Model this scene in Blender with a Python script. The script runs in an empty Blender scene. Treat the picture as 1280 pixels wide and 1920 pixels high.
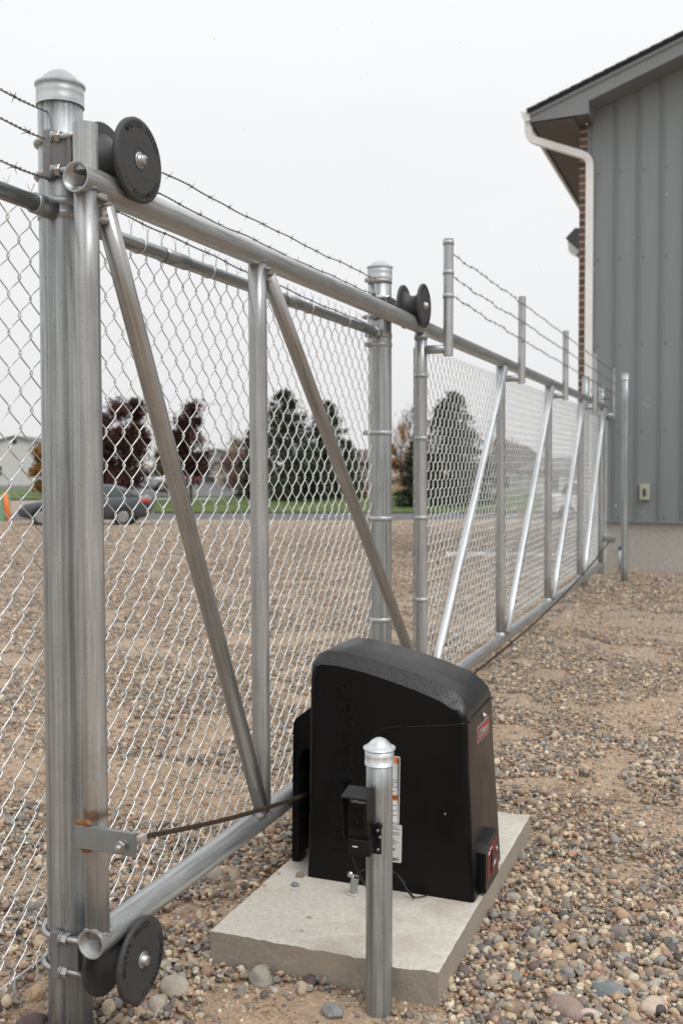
import bpy, bmesh, math, random
import numpy as np
from mathutils import Vector, Matrix
random.seed(7); rng = np.random.default_rng(7)
R = math.radians
sc = bpy.context.scene
# ---------------------------------------------------------------- camera
YAW, PITCH, EYE = R(21.2), R(1.6), 1.45
cam_d = bpy.data.cameras.new('camera'); cam = bpy.data.objects.new('camera', cam_d)
sc.collection.objects.link(cam); sc.camera = cam
cam.location = (0, 0, EYE); cam.rotation_euler = (math.pi/2 - PITCH, 0, YAW)
cam_d.sensor_fit = 'VERTICAL'; cam_d.sensor_height = 36; cam_d.sensor_width = 24
cam_d.lens = 35.625; cam_d.shift_y = -0.01975; cam_d.clip_start = .05; cam_d.clip_end = 2000
cam_d.dof.use_dof = True; cam_d.dof.focus_distance = 2.9; cam_d.dof.aperture_fstop = 4.2
# ---------------------------------------------------------------- sky and light
w = bpy.data.worlds.new('World'); sc.world = w; w.use_nodes = True
nt = w.node_tree; nt.nodes.clear(); N = nt.nodes.new; L = nt.links.new
SUN_EL, SUN_AZ = R(52), R(118)       # azimuth from +Y, clockwise
out = N('ShaderNodeOutputWorld'); bg = N('ShaderNodeBackground')
sky = N('ShaderNodeTexSky'); sky.sky_type = 'NISHITA'; sky.sun_disc = False
sky.sun_elevation = SUN_EL; sky.sun_rotation = SUN_AZ; sky.dust_density = 6
tc = N('ShaderNodeTexCoord'); sepz = N('ShaderNodeSeparateXYZ'); L(tc.outputs['Generated'], sepz.inputs[0])
ramp = N('ShaderNodeValToRGB'); L(sepz.outputs['Z'], ramp.inputs[0])
cr = ramp.color_ramp
cr.elements[0].position = 0.0; cr.elements[0].color = (.86, .863, .872, 1)
cr.elements[1].position = 1.0; cr.elements[1].color = (1.55, 1.57, 1.60, 1)
for p_, c_ in ((.12, (.915, .918, .928, 1)), (.40, (1.01, 1.015, 1.025, 1))):
    e = cr.elements.new(p_); e.color = c_
ns = N('ShaderNodeTexNoise'); ns.inputs['Scale'].default_value = 2.2; ns.inputs['Detail'].default_value = 5
mpn = N('ShaderNodeMapping'); mpn.inputs['Scale'].default_value = (1, 1, 3); L(tc.outputs['Generated'], mpn.inputs[0]); L(mpn.outputs[0], ns.inputs['Vector'])
mr = N('ShaderNodeMapRange'); L(ns.outputs['Fac'], mr.inputs[0]); mr.inputs[3].default_value = .93; mr.inputs[4].default_value = 1.04
mul = N('ShaderNodeMix'); mul.data_type = 'RGBA'; mul.blend_type = 'MULTIPLY'; mul.inputs[0].default_value = 1
L(ramp.outputs[0], mul.inputs[6]); L(mr.outputs[0], mul.inputs[7])
# a whisper of the real sky behind the cloud deck
hs = N('ShaderNodeHueSaturation'); hs.inputs['Saturation'].default_value = .15; hs.inputs['Value'].default_value = .1; L(sky.outputs[0], hs.inputs['Color'])
mx = N('ShaderNodeMix'); mx.data_type = 'RGBA'; mx.inputs[0].default_value = .05
L(mul.outputs[2], mx.inputs[6]); L(hs.outputs[0], mx.inputs[7])
L(mx.outputs[2], bg.inputs[0]); bg.inputs[1].default_value = 1.0; L(bg.outputs[0], out.inputs[0])
sd = bpy.data.lights.new('sun', 'SUN'); sd.energy = 1.1; sd.angle = R(28); sd.color = (1, .97, .93)
sun = bpy.data.objects.new('sun', sd); sc.collection.objects.link(sun)
dv = Vector((math.sin(SUN_AZ)*math.cos(SUN_EL), math.cos(SUN_AZ)*math.cos(SUN_EL), math.sin(SUN_EL)))
sun.rotation_euler = dv.to_track_quat('Z', 'Y').to_euler()
sc.view_settings.view_transform = 'Standard'; sc.view_settings.look = 'None'
sc.view_settings.exposure = 0; sc.view_settings.gamma = 1
sc.render.engine = 'CYCLES'; sc.cycles.max_bounces = 6; sc.cycles.diffuse_bounces = 3
sc.cycles.glossy_bounces = 3; sc.cycles.transparent_max_bounces = 8; sc.cycles.use_denoising = True

# ---------------------------------------------------------------- helpers
C = sc.collection
class MB:
    """collects shapes and links them as ONE mesh object"""
    def __init__(s): s.v = []; s.pc = []; s.f = []; s.sm = []; s.n = 0
    def add(s, v, f, smooth=False, pc=None):
        v = np.asarray(v, float); s.v.append(v)
        s.pc.append(v if pc is None else np.asarray(pc, float))
        for q in f: s.f.append([i + s.n for i in q])
        s.sm += [smooth]*len(f) if isinstance(smooth, bool) else list(smooth); s.n += len(v); return s
    def box(s, a, b, rot=None, at=(0, 0, 0)):
        x0, y0, z0 = a; x1, y1, z1 = b
        v = np.array([(x0,y0,z0),(x1,y0,z0),(x1,y1,z0),(x0,y1,z0),(x0,y0,z1),(x1,y0,z1),(x1,y1,z1),(x0,y1,z1)], float)
        if rot is not None: v = v @ np.array(rot).T
        v = v + np.array(at)
        return s.add(v, [(0,3,2,1),(4,5,6,7),(0,1,5,4),(1,2,6,5),(2,3,7,6),(3,0,4,7)])
    def bbox(s, a, b, c=.004):
        """box with chamfered edges (bevelled through bmesh)"""
        bm = bmesh.new(); bmesh.ops.create_cube(bm, size=1)
        for q in bm.verts: q.co = Vector([a[i] + (q.co[i]+.5)*(b[i]-a[i]) for i in range(3)])
        bmesh.ops.bevel(bm, geom=bm.edges[:], offset=c, segments=2, affect='EDGES', profile=.6)
        bm.verts.ensure_lookup_table()
        v = [tuple(q.co) for q in bm.verts]; f = [[q.index for q in fc.verts] for fc in bm.faces]; bm.free()
        return s.add(v, f)
    def tube(s, pts, r, n=12, caps=True, smooth=True, inner=None):
        P_ = np.asarray(pts, float); m = len(P_); rr = np.full(m, r) if np.isscalar(r) else np.asarray(r, float)
        T_ = np.gradient(P_, axis=0); T_ /= np.linalg.norm(T_, axis=1)[:, None] + 1e-12
        ref = np.array([1., 0, 0]) if abs(T_[0][0]) < .9 else np.array([0, 0, 1.])
        V = []; pc = []; dist = 0; u = None; ang = np.arange(n)*2*math.pi/n; R0 = max(rr)
        for i in range(m):
            if i: dist += np.linalg.norm(P_[i]-P_[i-1])
            u = ref - T_[i]*(ref @ T_[i]) if u is None else u - T_[i]*(u @ T_[i])
            u = u/np.linalg.norm(u); w_ = np.cross(T_[i], u)
            V.append(P_[i] + rr[i]*(np.cos(ang)[:, None]*u + np.sin(ang)[:, None]*w_))
            pc.append(np.stack([R0*np.cos(ang), R0*np.sin(ang), np.full(n, dist)], 1))
        F = [(i*n+j, i*n+(j+1) % n, (i+1)*n+(j+1) % n, (i+1)*n+j) for i in range(m-1) for j in range(n)]
        sm = [smooth]*len(F)
        if caps: F += [tuple(range(n))[::-1], tuple((m-1)*n+j for j in range(n))]; sm += [False, False]
        return s.add(np.concatenate(V), F, sm, np.concatenate(pc))
    def pipe(s, a, b, r, wall=.003, n=28, open_a=True, open_b=False, deep=.4):
        """straight pipe with a real bore at its open ends"""
        a = np.array(a, float); b = np.array(b, float); d = (b-a)/np.linalg.norm(b-a); ln = np.linalg.norm(b-a)
        k = max(2, int(ln/.25)+1)
        s.tube([a + d*ln*i/(k-1) for i in range(k)], r, n, caps=False)
        ref = np.array([1., 0, 0]) if abs(d[0]) < .9 else np.array([0, 0, 1.])
        u = ref - d*(ref @ d); u /= np.linalg.norm(u); w_ = np.cross(d, u); ang = np.arange(n)*2*math.pi/n
        ring = lambda c, q: c + q*(np.cos(ang)[:, None]*u + np.sin(ang)[:, None]*w_)
        for end, dd, op in ((a, d, open_a), (b, -d, open_b)):
            if op:
                V = np.concatenate([ring(end, r), ring(end, r-wall), ring(end+dd*min(deep, ln*.45), r-wall)])
                F = [(k_*n+j, k_*n+(j+1) % n, (k_+1)*n+(j+1) % n, (k_+1)*n+j) for k_ in range(2) for j in range(n)]
                F.append(tuple(2*n+j for j in range(n)))
                if dd is d: F = [q[::-1] for q in F]
                s.add(V, F, [False]*n + [True]*n + [False])
            else: s.add(ring(end, r), [tuple(range(n)) if dd is not d else tuple(range(n))[::-1]])
        return s
    def lathe(s, prof, c, axis='z', n=32, smooth=True):
        """prof: (radius, height) pairs about an axis through c"""
        ang = np.arange(n)*2*math.pi/n; V = []
        for r_, h in prof:
            ca, sa = r_*np.cos(ang), r_*np.sin(ang); hh = np.full(n, h)
            V.append(np.stack({'z': (ca, sa, hh), 'x': (hh, ca, sa), 'y': (sa, hh, ca)}[axis], 1))
        V = np.concatenate(V) + np.array(c); m = len(prof)
        F = [(i*n+j, i*n+(j+1) % n, (i+1)*n+(j+1) % n, (i+1)*n+j) for i in range(m-1) for j in range(n)]
        F.append(tuple(range(n))[::-1]); F.append(tuple((m-1)*n+j for j in range(n)))
        return s.add(V, F, [smooth]*(len(F)-2)+[False, False])
    def prism(s, poly, a, b, plane='xz'):
        """polygon extruded from a to b along the third axis"""
        n = len(poly); V = []
        for h in (a, b):
            for p, q in poly: V.append({'xz': (p, h, q), 'xy': (p, q, h), 'yz': (h, p, q)}[plane])
        return s.add(V, [tuple(range(n)), tuple(range(n, 2*n))[::-1]] + [(i, n+i, n+(i+1) % n, (i+1) % n) for i in range(n)])
    def lump(s, c, r, seed=0, n=2, squash=(1, 1, 1), amp=.18):
        bm = bmesh.new(); bmesh.ops.create_icosphere(bm, subdivisions=n, radius=1)
        g = np.random.default_rng(seed); K = g.normal(size=(5, 3))*2.2; ph = g.uniform(0, 6, 5)
        V = np.array([tuple(q.co) for q in bm.verts]); F = [[q.index for q in f.verts] for f in bm.faces]; bm.free()
        V *= (1 + amp*np.sin(V @ K.T + ph).mean(1)*2)[:, None]
        return s.add(V*r*np.array(squash) + np.array(c), F, True)
    def build(s, name, mat, parent=None, attr=True):
        me = bpy.data.meshes.new(name); V = np.concatenate(s.v)
        off = np.array(parent.matrix_world.translation if False else ORG.get(parent.name, (0, 0, 0))) if parent else np.zeros(3)
        me.from_pydata([], [], [])
        lens = np.array([len(q) for q in s.f], np.int32); idx = np.fromiter((i for q in s.f for i in q), np.int32)
        me.vertices.add(len(V)); me.vertices.foreach_set('co', (V-off).astype(np.float32).ravel())
        me.loops.add(len(idx)); me.loops.foreach_set('vertex_index', idx)
        me.polygons.add(len(lens)); st = np.concatenate([[0], np.cumsum(lens)[:-1]]).astype(np.int32)
        me.polygons.foreach_set('loop_start', st); me.polygons.foreach_set('loop_total', lens)
        me.polygons.foreach_set('use_smooth', np.array(s.sm, bool))
        me.update(calc_edges=True); me.validate()
        if attr and len(me.vertices) == len(V):
            at_ = me.attributes.new('pc', 'FLOAT_VECTOR', 'POINT'); at_.data.foreach_set('vector', np.concatenate(s.pc).astype(np.float32).ravel())
        me.materials.append(mat)
        o = bpy.data.objects.new(name, me); C.objects.link(o)
        if parent: o.parent = parent; ORG[o.name] = ORG.get(parent.name, (0, 0, 0))
        return o
ORG = {}
def tag(o, label=None, cat=None, group=None, kind=None):
    if label: o['label'] = label
    if cat: o['category'] = cat
    if group: o['group'] = group
    if kind: o['kind'] = kind
    return o
def thing(name, loc, label, cat, group=None):
    o = bpy.data.objects.new(name, None); C.objects.link(o); o.location = loc; o.empty_display_size = .1
    ORG[o.name] = tuple(loc); return tag(o, label, cat, group)
def top(o, org):
    """moves the origin of a one-mesh thing to its base"""
    o.data.transform(Matrix.Translation(-Vector(org))); o.location = org; return o
def copy_tree(o, parent=None):
    c = o.copy(); C.objects.link(c); c.parent = parent
    for ch in list(o.children): copy_tree(ch, c)
    return c
def P(a, d, z):
    """point at depth d in front of the gate yard, a metres per metre to the side, height z"""
    return (math.cos(YAW)*a*d - math.sin(YAW)*d, math.sin(YAW)*a*d + math.cos(YAW)*d, z)
def px(p): return (p-640)/1900.
def rz(a): c, s_ = math.cos(a), math.sin(a); return np.array([[c, -s_, 0], [s_, c, 0], [0, 0, 1.]])
_tx = {}
def text_geo(t, bold=0.0, spacing=1.0):
    k = (t, bold, spacing)
    if k in _tx: return _tx[k]
    cu = bpy.data.curves.new('t', 'FONT'); cu.body = t; cu.size = 1; cu.align_x = 'LEFT'; cu.resolution_u = 3
    cu.offset = bold; cu.space_character = spacing; cu.extrude = .5; ob = bpy.data.objects.new('t', cu); C.objects.link(ob)
    dg = bpy.context.evaluated_depsgraph_get(); me = bpy.data.meshes.new_from_object(ob.evaluated_get(dg))
    V = np.array([tuple(v.co) for v in me.vertices]).reshape(-1, 3); F = [list(p.vertices) for p in me.polygons]
    bpy.data.objects.remove(ob); bpy.data.curves.remove(cu); bpy.data.meshes.remove(me)
    _tx[k] = (V, F); return V, F
def add_text(mb, t, org, right, up, height, width=None, depth=.001, bold=.02, center=False, slant=0, spacing=1.0):
    V, F = text_geo(t, bold, spacing)
    if not len(V): return
    V = V.copy(); x0, x1 = V[:, 0].min(), V[:, 0].max(); V[:, 0] -= x0; V[:, 0] += slant*V[:, 1]
    sx = height/.72 if width is None else width/(x1-x0)
    right = np.array(right, float); up = np.array(up, float); nrm = np.cross(right, up)
    X = V[:, 0]*sx; Y_ = V[:, 1]*height/.72
    if center: X = X - X.max()/2
    mb.add(np.array(org) + X[:, None]*right + Y_[:, None]*up + (V[:, 2]*depth)[:, None]*nrm, F)

# ---------------------------------------------------------------- materials
def mat(name, col=(.5, .5, .5), rough=.5, metal=0, spec=.5):
    m = bpy.data.materials.new(name); m.use_nodes = True; b = m.node_tree.nodes['Principled BSDF']
    b.inputs['Base Color'].default_value = (*col, 1); b.inputs['Roughness'].default_value = rough
    b.inputs['Metallic'].default_value = metal; b.inputs['Specular IOR Level'].default_value = spec
    m['b'] = 1; return m
class NB:
    def __init__(s, m): s.t = m.node_tree; s.b = s.t.nodes['Principled BSDF']
    def n(s, k, **kw):
        q = s.t.nodes.new('ShaderNode'+k)
        for a, v in kw.items():
            if a in q.inputs.keys(): q.inputs[a].default_value = v
            else: setattr(q, a, v)
        return q
    def l(s, a, b): s.t.links.new(a, b)
    def coord(s, which='Object', scale=(1, 1, 1), attr=None, loc=(0, 0, 0)):
        mp = s.n('Mapping'); mp.inputs['Scale'].default_value = scale; mp.inputs['Location'].default_value = loc
        if attr:
            a = s.n('Attribute'); a.attribute_name = attr; s.l(a.outputs['Vector'], mp.inputs[0])
        else: s.l(s.n('TexCoord').outputs[which], mp.inputs[0])
        return mp.outputs[0]
    def noise(s, vec, scale=5, detail=4, rough=.55, dist=0):
        q = s.n('TexNoise'); q.inputs['Scale'].default_value = scale; q.inputs['Detail'].default_value = detail
        q.inputs['Roughness'].default_value = rough; q.inputs['Distortion'].default_value = dist; s.l(vec, q.inputs['Vector']); return q.outputs['Fac']
    def ramp(s, fac, stops):
        q = s.n('ValToRGB'); s.l(fac, q.inputs[0]); e = q.color_ramp.elements
        e[0].position, e[0].color = stops[0][0], (*stops[0][1], 1); e[1].position, e[1].color = stops[-1][0], (*stops[-1][1], 1)
        for p_, c_ in stops[1:-1]: k = e.new(p_); k.color = (*c_, 1)
        return q.outputs[0]
    def rng(s, fac, a, b, c=0, d=1):
        q = s.n('MapRange'); s.l(fac, q.inputs[0])
        for i, v in enumerate((a, b, c, d)): q.inputs[i+1].default_value = v
        return q.outputs[0]
    def mix(s, fac, a, b, mode='MIX'):
        q = s.n('Mix'); q.data_type = 'RGBA'; q.blend_type = mode
        for i, v in ((0, fac), (6, a), (7, b)):
            if hasattr(v, 'is_linked') or hasattr(v, 'links'): s.l(v, q.inputs[i])
            elif i == 0: q.inputs[0].default_value = v
            else: q.inputs[i].default_value = (*v, 1)
        return q.outputs[2]
    def math(s, op, a, b=None):
        q = s.n('Math'); q.operation = op
        for i, v in enumerate((a, b)):
            if v is None: continue
            if hasattr(v, 'links'): s.l(v, q.inputs[i])
            else: q.inputs[i].default_value = v
        return q.outputs[0]
    def bump(s, h, strength=.3, dist=.01, prev=None):
        q = s.n('Bump'); q.inputs['Strength'].default_value = strength; q.inputs['Distance'].default_value = dist
        s.l(h, q.inputs['Height'])
        if prev is not None: s.l(prev, q.inputs['Normal'])
        return q.outputs[0]
def g3(v): return (v, v, v)
M = {}
def galv(name, lo, hi, metal=.85, rough=(.3, .5), streak=55, drops=True, tint=(1, 1, 1), rust=None):
    m = mat(name); b = NB(m); M[name] = m
    v1 = b.coord(attr='pc', scale=(streak, streak, .9)); v2 = b.coord(attr='pc', scale=(1, 1, 1)); v3 = b.coord(attr='pc', scale=(streak*3, streak*3, 6))
    s1 = b.noise(v1, 1, 3, .6); s2 = b.noise(v3, 1, 3); bl = b.noise(v2, 9, 3)
    t = lambda k: tuple(k*q for q in tint)
    c = b.ramp(s1, [(.33, t(lo)), (.5, t((lo+hi)/2)), (.66, t(hi))])
    c = b.mix(.4, c, b.ramp(s2, [(.35, g3(.72)), (.65, g3(1.15))]), 'MULTIPLY')
    c = b.mix(.3, c, b.ramp(bl, [(.35, g3(.75)), (.65, g3(1.12))]), 'MULTIPLY')
    fine = b.noise(v2, 420, 2); c = b.mix(.35, c, b.ramp(fine, [(.4, g3(.75)), (.62, g3(1.2))]), 'MULTIPLY')
    r = b.rng(s2, .35, .65, rough[0], rough[1]); b.b.inputs['Metallic'].default_value = metal
    nrm = b.bump(b.noise(v3, 1, 4), .25, .0012)
    if drops:
        vo = b.n('TexVoronoi'); vo.inputs['Scale'].default_value = 210; b.l(v2, vo.inputs['Vector'])
        dr = b.rng(vo.outputs['Distance'], .0, .30, 1, 0)
        gate = b.rng(vo.outputs['Color'], .62, .66, 0, 1); dr = b.math('MULTIPLY', dr, gate)
        nrm = b.bump(dr, .6, .001, nrm); r = b.mix(dr, r, g3(.08))
    if rust:
        vo_ = b.coord('Object'); sp = b.n('SeparateXYZ'); b.l(vo_, sp.inputs[0]); nn = b.noise(vo_, 60, 5); n2 = b.noise(b.coord('Object', (90, 90, 6)), 1, 3)
        z = sp.outputs['Z']
        for zc, up_, dn, k, cA, cB in rust:
            mu = b.math('MULTIPLY', b.rng(z, zc, zc+up_, 1, 0), b.rng(z, zc-dn, zc-dn*.1, 0, 1))
            mk = b.rng(b.math('MULTIPLY', mu, b.math('ADD', nn, n2)), .45, .85, 0, k)
            c = b.mix(mk, c, b.ramp(nn, [(.35, cA), (.6, cB)]))
            r = b.mix(mk, r, g3(.85)); inv = b.math('SUBTRACT', metal, mk); inv = b.math('MAXIMUM', inv, 0.); b.l(inv, b.b.inputs['Metallic'])
    b.l(c, b.b.inputs['Base Color']); b.l(r, b.b.inputs['Roughness']); b.l(nrm, b.b.inputs['Normal']); return m
galv('post_steel', .26, .56, .68, (.27, .45), 70, tint=(.94, 1, 1.01))
galv('gate_steel', .33, .54, .64, (.27, .42), 48, tint=(.97, 1, 1.0))
galv('gate_steel_rust', .31, .53, .62, (.3, .46), 50, tint=(.98, 1, 1.0), rust=[(.60, .42, .06, .4, (.20, .14, .07), (.30, .22, .11)), (.592, .035, .03, .8, (.05, .028, .018), (.24, .115, .055)), (.535, .02, .22, .5, (.10, .06, .035), (.28, .16, .08))])
galv('brace_steel', .28, .46, .68, (.26, .4), 50, tint=(.98, .98, .96))
galv('bright_zinc', .52, .78, .65, (.27, .42), 25, drops=False, tint=(.96, 1, 1.02))
galv('cap_steel', .38, .56, .45, (.34, .5), 5, tint=(.95, 1, 1.01))
galv('cast_steel', .17, .25, .25, (.45, .65), 8)
galv('rail_steel', .26, .40, .75, (.22, .38), 30, tint=(.93, 1, 1.02))
galv('bolt_steel', .4, .6, .85, (.25, .4), 8, drops=False)
galv('plate_steel', .26, .33, .6, (.35, .45), 3, drops=False, tint=(.92, 1, 1))
def wire_mat(name, col, metal, rough):
    m = mat(name, col, rough, metal); b = NB(m); M[name] = m
    n_ = b.noise(b.coord('Object'), 60, 3); b.l(b.mix(.6, col, b.ramp(n_, [(.3, g3(.6)), (.7, g3(1.25))]), 'MULTIPLY'), b.b.inputs['Base Color'])
wire_mat('mesh_wire', (.78, .81, .81), .78, .31); wire_mat('gate_mesh_wire', (.80, .83, .83), .8, .32)
wire_mat('barb_wire', (.20, .20, .20), .65, .5); wire_mat('chain_steel', (.10, .075, .055), .6, .5)
def simple(name, col, rough, metal=0, ns_=40, amt=.4, bump=.1, bd=.002, spec=.5):
    m = mat(name, col, rough, metal, spec); b = NB(m); M[name] = m; v = b.coord('Object'); n_ = b.noise(v, ns_, 5)
    b.l(b.mix(amt, col, b.ramp(n_, [(.3, g3(.55)), (.7, g3(1.35))]), 'MULTIPLY'), b.b.inputs['Base Color'])
    b.l(b.rng(n_, .3, .7, max(rough-.08, 0), min(rough+.1, 1)), b.b.inputs['Roughness'])
    if bump: b.l(b.bump(b.noise(v, ns_*3, 3), bump, bd), b.b.inputs['Normal'])
    return m
simple('wheel_plastic', (.050, .051, .053), .5, 0, 60, .4, .3, .001, spec=.4)
simple('lettering_black', (.006, .006, .006), .6, bump=0)
simple('weld_metal', (.36, .35, .34), .6, .5, 200, .7, .8, .003)
simple('dark_steel', (.08, .08, .085), .35, .7)
simple('black_rubber', (.012, .012, .012), .55)
simple('sensor_plastic', (.012, .0115, .0115), .35, 0, 200, .3, .15, .0004, spec=.22)
simple('lens_black', (.003, .003, .004), .1, bump=0, spec=.25)
simple('white_paint', (.78, .78, .76), .45, bump=0, amt=.1)
simple('label_white', (.74, .75, .76), .4, bump=0, amt=.05)
simple('label_grey', (.58, .58, .55), .45, bump=0, amt=.1)
simple('label_orange', (.80, .20, .02), .4, bump=0, amt=.05)
simple('label_red', (.33, .035, .03), .4, bump=0, amt=.2)
simple('label_black', (.01, .01, .01), .5, bump=0)
simple('gutter_white', (.82, .82, .80), .45, ns_=4, amt=.15, bump=0)
simple('trim_grey', (.20, .215, .22), .5, ns_=3, amt=.15, bump=.05)
simple('shingle', (.045, .047, .052), .85, ns_=25, amt=.6, bump=.5, bd=.01)
simple('beige_plastic', (.42, .42, .34), .5, bump=0, amt=.15)
simple('blue_plastic', (.03, .07, .35), .4, bump=0)
simple('lamp_glass', (.6, .6, .58), .15, bump=0, amt=.1)
simple('bark', (.09, .07, .055), .85, ns_=12, amt=.6, bump=.8, bd=.02)
simple('sleet', (.9, .9, .92), .3, bump=0, amt=0)
# black moulded cover, wet on top
def cover_mat():
    m = mat('cover_plastic', (.013, .0125, .013), .34); b = NB(m); M['cover_plastic'] = m; v = b.coord('Object')
    vo = b.n('TexVoronoi'); vo.inputs['Scale'].default_value = 170; b.l(v, vo.inputs['Vector'])
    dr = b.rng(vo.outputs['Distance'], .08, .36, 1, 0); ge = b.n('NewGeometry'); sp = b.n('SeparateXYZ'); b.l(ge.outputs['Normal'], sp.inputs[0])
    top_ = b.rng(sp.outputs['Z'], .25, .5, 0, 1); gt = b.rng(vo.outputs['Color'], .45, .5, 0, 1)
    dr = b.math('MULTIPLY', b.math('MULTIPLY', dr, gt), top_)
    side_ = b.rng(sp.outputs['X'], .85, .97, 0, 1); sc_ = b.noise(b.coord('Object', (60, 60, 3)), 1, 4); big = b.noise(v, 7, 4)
    c = b.mix(b.rng(sc_, .52, .75, 0, .3), (.0045, .0045, .005), (.012, .011, .011)); c = b.mix(side_, c, b.mix(sc_, (.022, .019, .0165), (.045, .039, .033))); b.l(b.rng(b.math('MAXIMUM', top_, b.math('MULTIPLY', side_, .4)), 0, 1, .19, .55), b.b.inputs['Specular IOR Level'])  # right face lightened in the base colour, standing in for light from the right
    c = b.mix(b.math('MULTIPLY', top_, .8), c, (.017, .017, .019)); b.l(c, b.b.inputs['Base Color'])  # upward faces paler too: sky sheen mixed into the base colour
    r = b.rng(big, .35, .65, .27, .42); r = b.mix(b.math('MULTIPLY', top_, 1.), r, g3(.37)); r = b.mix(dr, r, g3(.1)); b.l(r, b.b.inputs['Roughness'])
    n1 = b.bump(b.noise(v, 600, 2), .12, .0006); b.l(b.bump(dr, 1., .0025, n1), b.b.inputs['Normal'])
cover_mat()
def concrete_mat(name, a, c, scale=6, top_light=True):
    m = mat(name, rough=.85); b = NB(m); M[name] = m; v = b.coord('Object')
    n1 = b.noise(v, scale, 6, .6); n2 = b.noise(v, scale*14, 5, .65); n3 = b.noise(v, 3, 3)
    col = b.mix(n1, a, c); col = b.mix(.55, col, b.ramp(n2, [(.3, g3(.7)), (.7, g3(1.25))]), 'MULTIPLY')
    vo = b.n('TexVoronoi'); vo.inputs['Scale'].default_value = 55; b.l(v, vo.inputs['Vector'])
    pit = b.math('MULTIPLY', b.rng(vo.outputs['Distance'], .05, .16, 1, 0), b.rng(vo.outputs['Color'], .7, .75, 0, 1))
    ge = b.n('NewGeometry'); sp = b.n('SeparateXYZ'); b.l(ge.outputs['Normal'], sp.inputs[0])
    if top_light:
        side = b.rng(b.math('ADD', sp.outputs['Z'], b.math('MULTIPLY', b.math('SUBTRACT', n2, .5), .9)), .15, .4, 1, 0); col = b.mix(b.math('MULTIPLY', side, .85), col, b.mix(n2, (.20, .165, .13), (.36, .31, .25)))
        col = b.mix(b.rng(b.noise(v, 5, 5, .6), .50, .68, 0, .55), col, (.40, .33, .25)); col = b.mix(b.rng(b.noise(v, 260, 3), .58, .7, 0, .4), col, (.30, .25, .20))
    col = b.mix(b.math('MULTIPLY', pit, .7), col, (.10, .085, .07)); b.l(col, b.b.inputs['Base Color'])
    h = b.math('SUBTRACT', n2, b.math('MULTIPLY', pit, 1.2)); b.l(b.bump(h, .55, .004), b.b.inputs['Normal'])
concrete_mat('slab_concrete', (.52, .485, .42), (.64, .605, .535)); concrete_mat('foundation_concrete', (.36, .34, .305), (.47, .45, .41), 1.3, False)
concrete_mat('driveway_concrete', (.58, .56, .53), (.70, .68, .65), .8, False); concrete_mat('sidewalk_concrete', (.42, .39, .36), (.5, .47, .44), .8, False)
def ground_mat():
    m = mat('gravel_ground', rough=.95); b = NB(m); M['gravel_ground'] = m; v = b.coord('Object')
    d1 = b.noise(v, 1.1, 6, .6); d2 = b.noise(v, 38, 6, .7); d3 = b.noise(v, 7, 5, .6)
    dirt = b.ramp(d2, [(.25, (.22, .148, .092)), (.5, (.395, .282, .188)), (.75, (.53, .405, .29))])
    dirt = b.mix(.5, dirt, b.ramp(d3, [(.3, g3(.75)), (.7, g3(1.2))]), 'MULTIPLY')
    cols = None; hs_ = None
    for scl, off in ((42, 0), (75, 3)):
        vo = b.n('TexVoronoi'); vo.inputs['Scale'].default_value = scl; b.l(b.coord('Object', loc=(off, off, 0)), vo.inputs['Vector'])
        sp = b.n('SeparateColor'); b.l(vo.outputs['Color'], sp.inputs[0])
        cc = b.ramp(sp.outputs[0], [(0, (.17, .165, .165)), (.2, (.34, .285, .24)), (.45, (.50, .42, .345)), (.6, (.30, .29, .285)), (.75, (.60, .52, .43)), (.88, (.42, .30, .23)), (1, (.70, .66, .59))])
        edge = b.rng(vo.outputs['Distance'], .35, .75, 1, .35); cc = b.mix(1., cc, edge, 'MULTIPLY')
        if cols is None: cols = cc; hs_ = b.rng(vo.outputs['Distance'], 0, .8, 1, 0); sel = sp.outputs[1]
        else: cols = b.mix(b.rng(sel, .6, .62, 0, 1), cols, cc)
    far = b.n('VectorMath'); far.operation = 'LENGTH'; b.l(v, far.inputs[0]); far = b.rng(far.outputs['Value'], 5, 13, .12, 1)
    fac = b.math('MULTIPLY', b.rng(d1, .38, .62, .95, .45), far); fac = b.math('MULTIPLY', fac, b.rng(d3, .35, .5, .6, 1))
    col = b.mix(fac, dirt, cols); b.l(col, b.b.inputs['Base Color'])
    n1 = b.bump(d2, .6, .01); b.l(b.bump(b.math('MULTIPLY', hs_, far), .7, .012, n1), b.b.inputs['Normal'])
ground_mat()
def pebble_mat():
    m = mat('pebbles', rough=.6); b = NB(m); M['pebbles'] = m
    a = b.n('Attribute'); a.attribute_type = 'INSTANCER'; a.attribute_name = 'col'
    v = b.coord('Object'); n1 = b.noise(v, 2.2, 5, .65); n2 = b.noise(v, 14, 3)
    c = b.mix(.8, a.outputs['Color'], b.ramp(n1, [(.3, g3(.65)), (.7, g3(1.3))]), 'MULTIPLY')
    c = b.mix(.35, c, b.ramp(n2, [(.35, g3(.6)), (.65, g3(1.3))]), 'MULTIPLY')
    b.l(c, b.b.inputs['Base Color']); b.l(b.rng(n1, .3, .7, .45, .8), b.b.inputs['Roughness']); b.l(b.bump(n2, .35, .05), b.b.inputs['Normal'])
pebble_mat()
def rock_mat(name, c0, c1):
    m = mat(name, rough=.75); b = NB(m); M[name] = m; v = b.coord('Object')
    n1 = b.noise(v, 18, 6, .65); n2 = b.noise(v, 120, 4); c = b.mix(b.rng(n1, .35, .65), c0, c1)
    c = b.mix(.5, c, b.ramp(n2, [(.3, g3(.7)), (.7, g3(1.25))]), 'MULTIPLY'); b.l(c, b.b.inputs['Base Color'])
    b.l(b.bump(n2, .5, .003, b.bump(n1, .4, .01)), b.b.inputs['Normal']); return m
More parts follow.
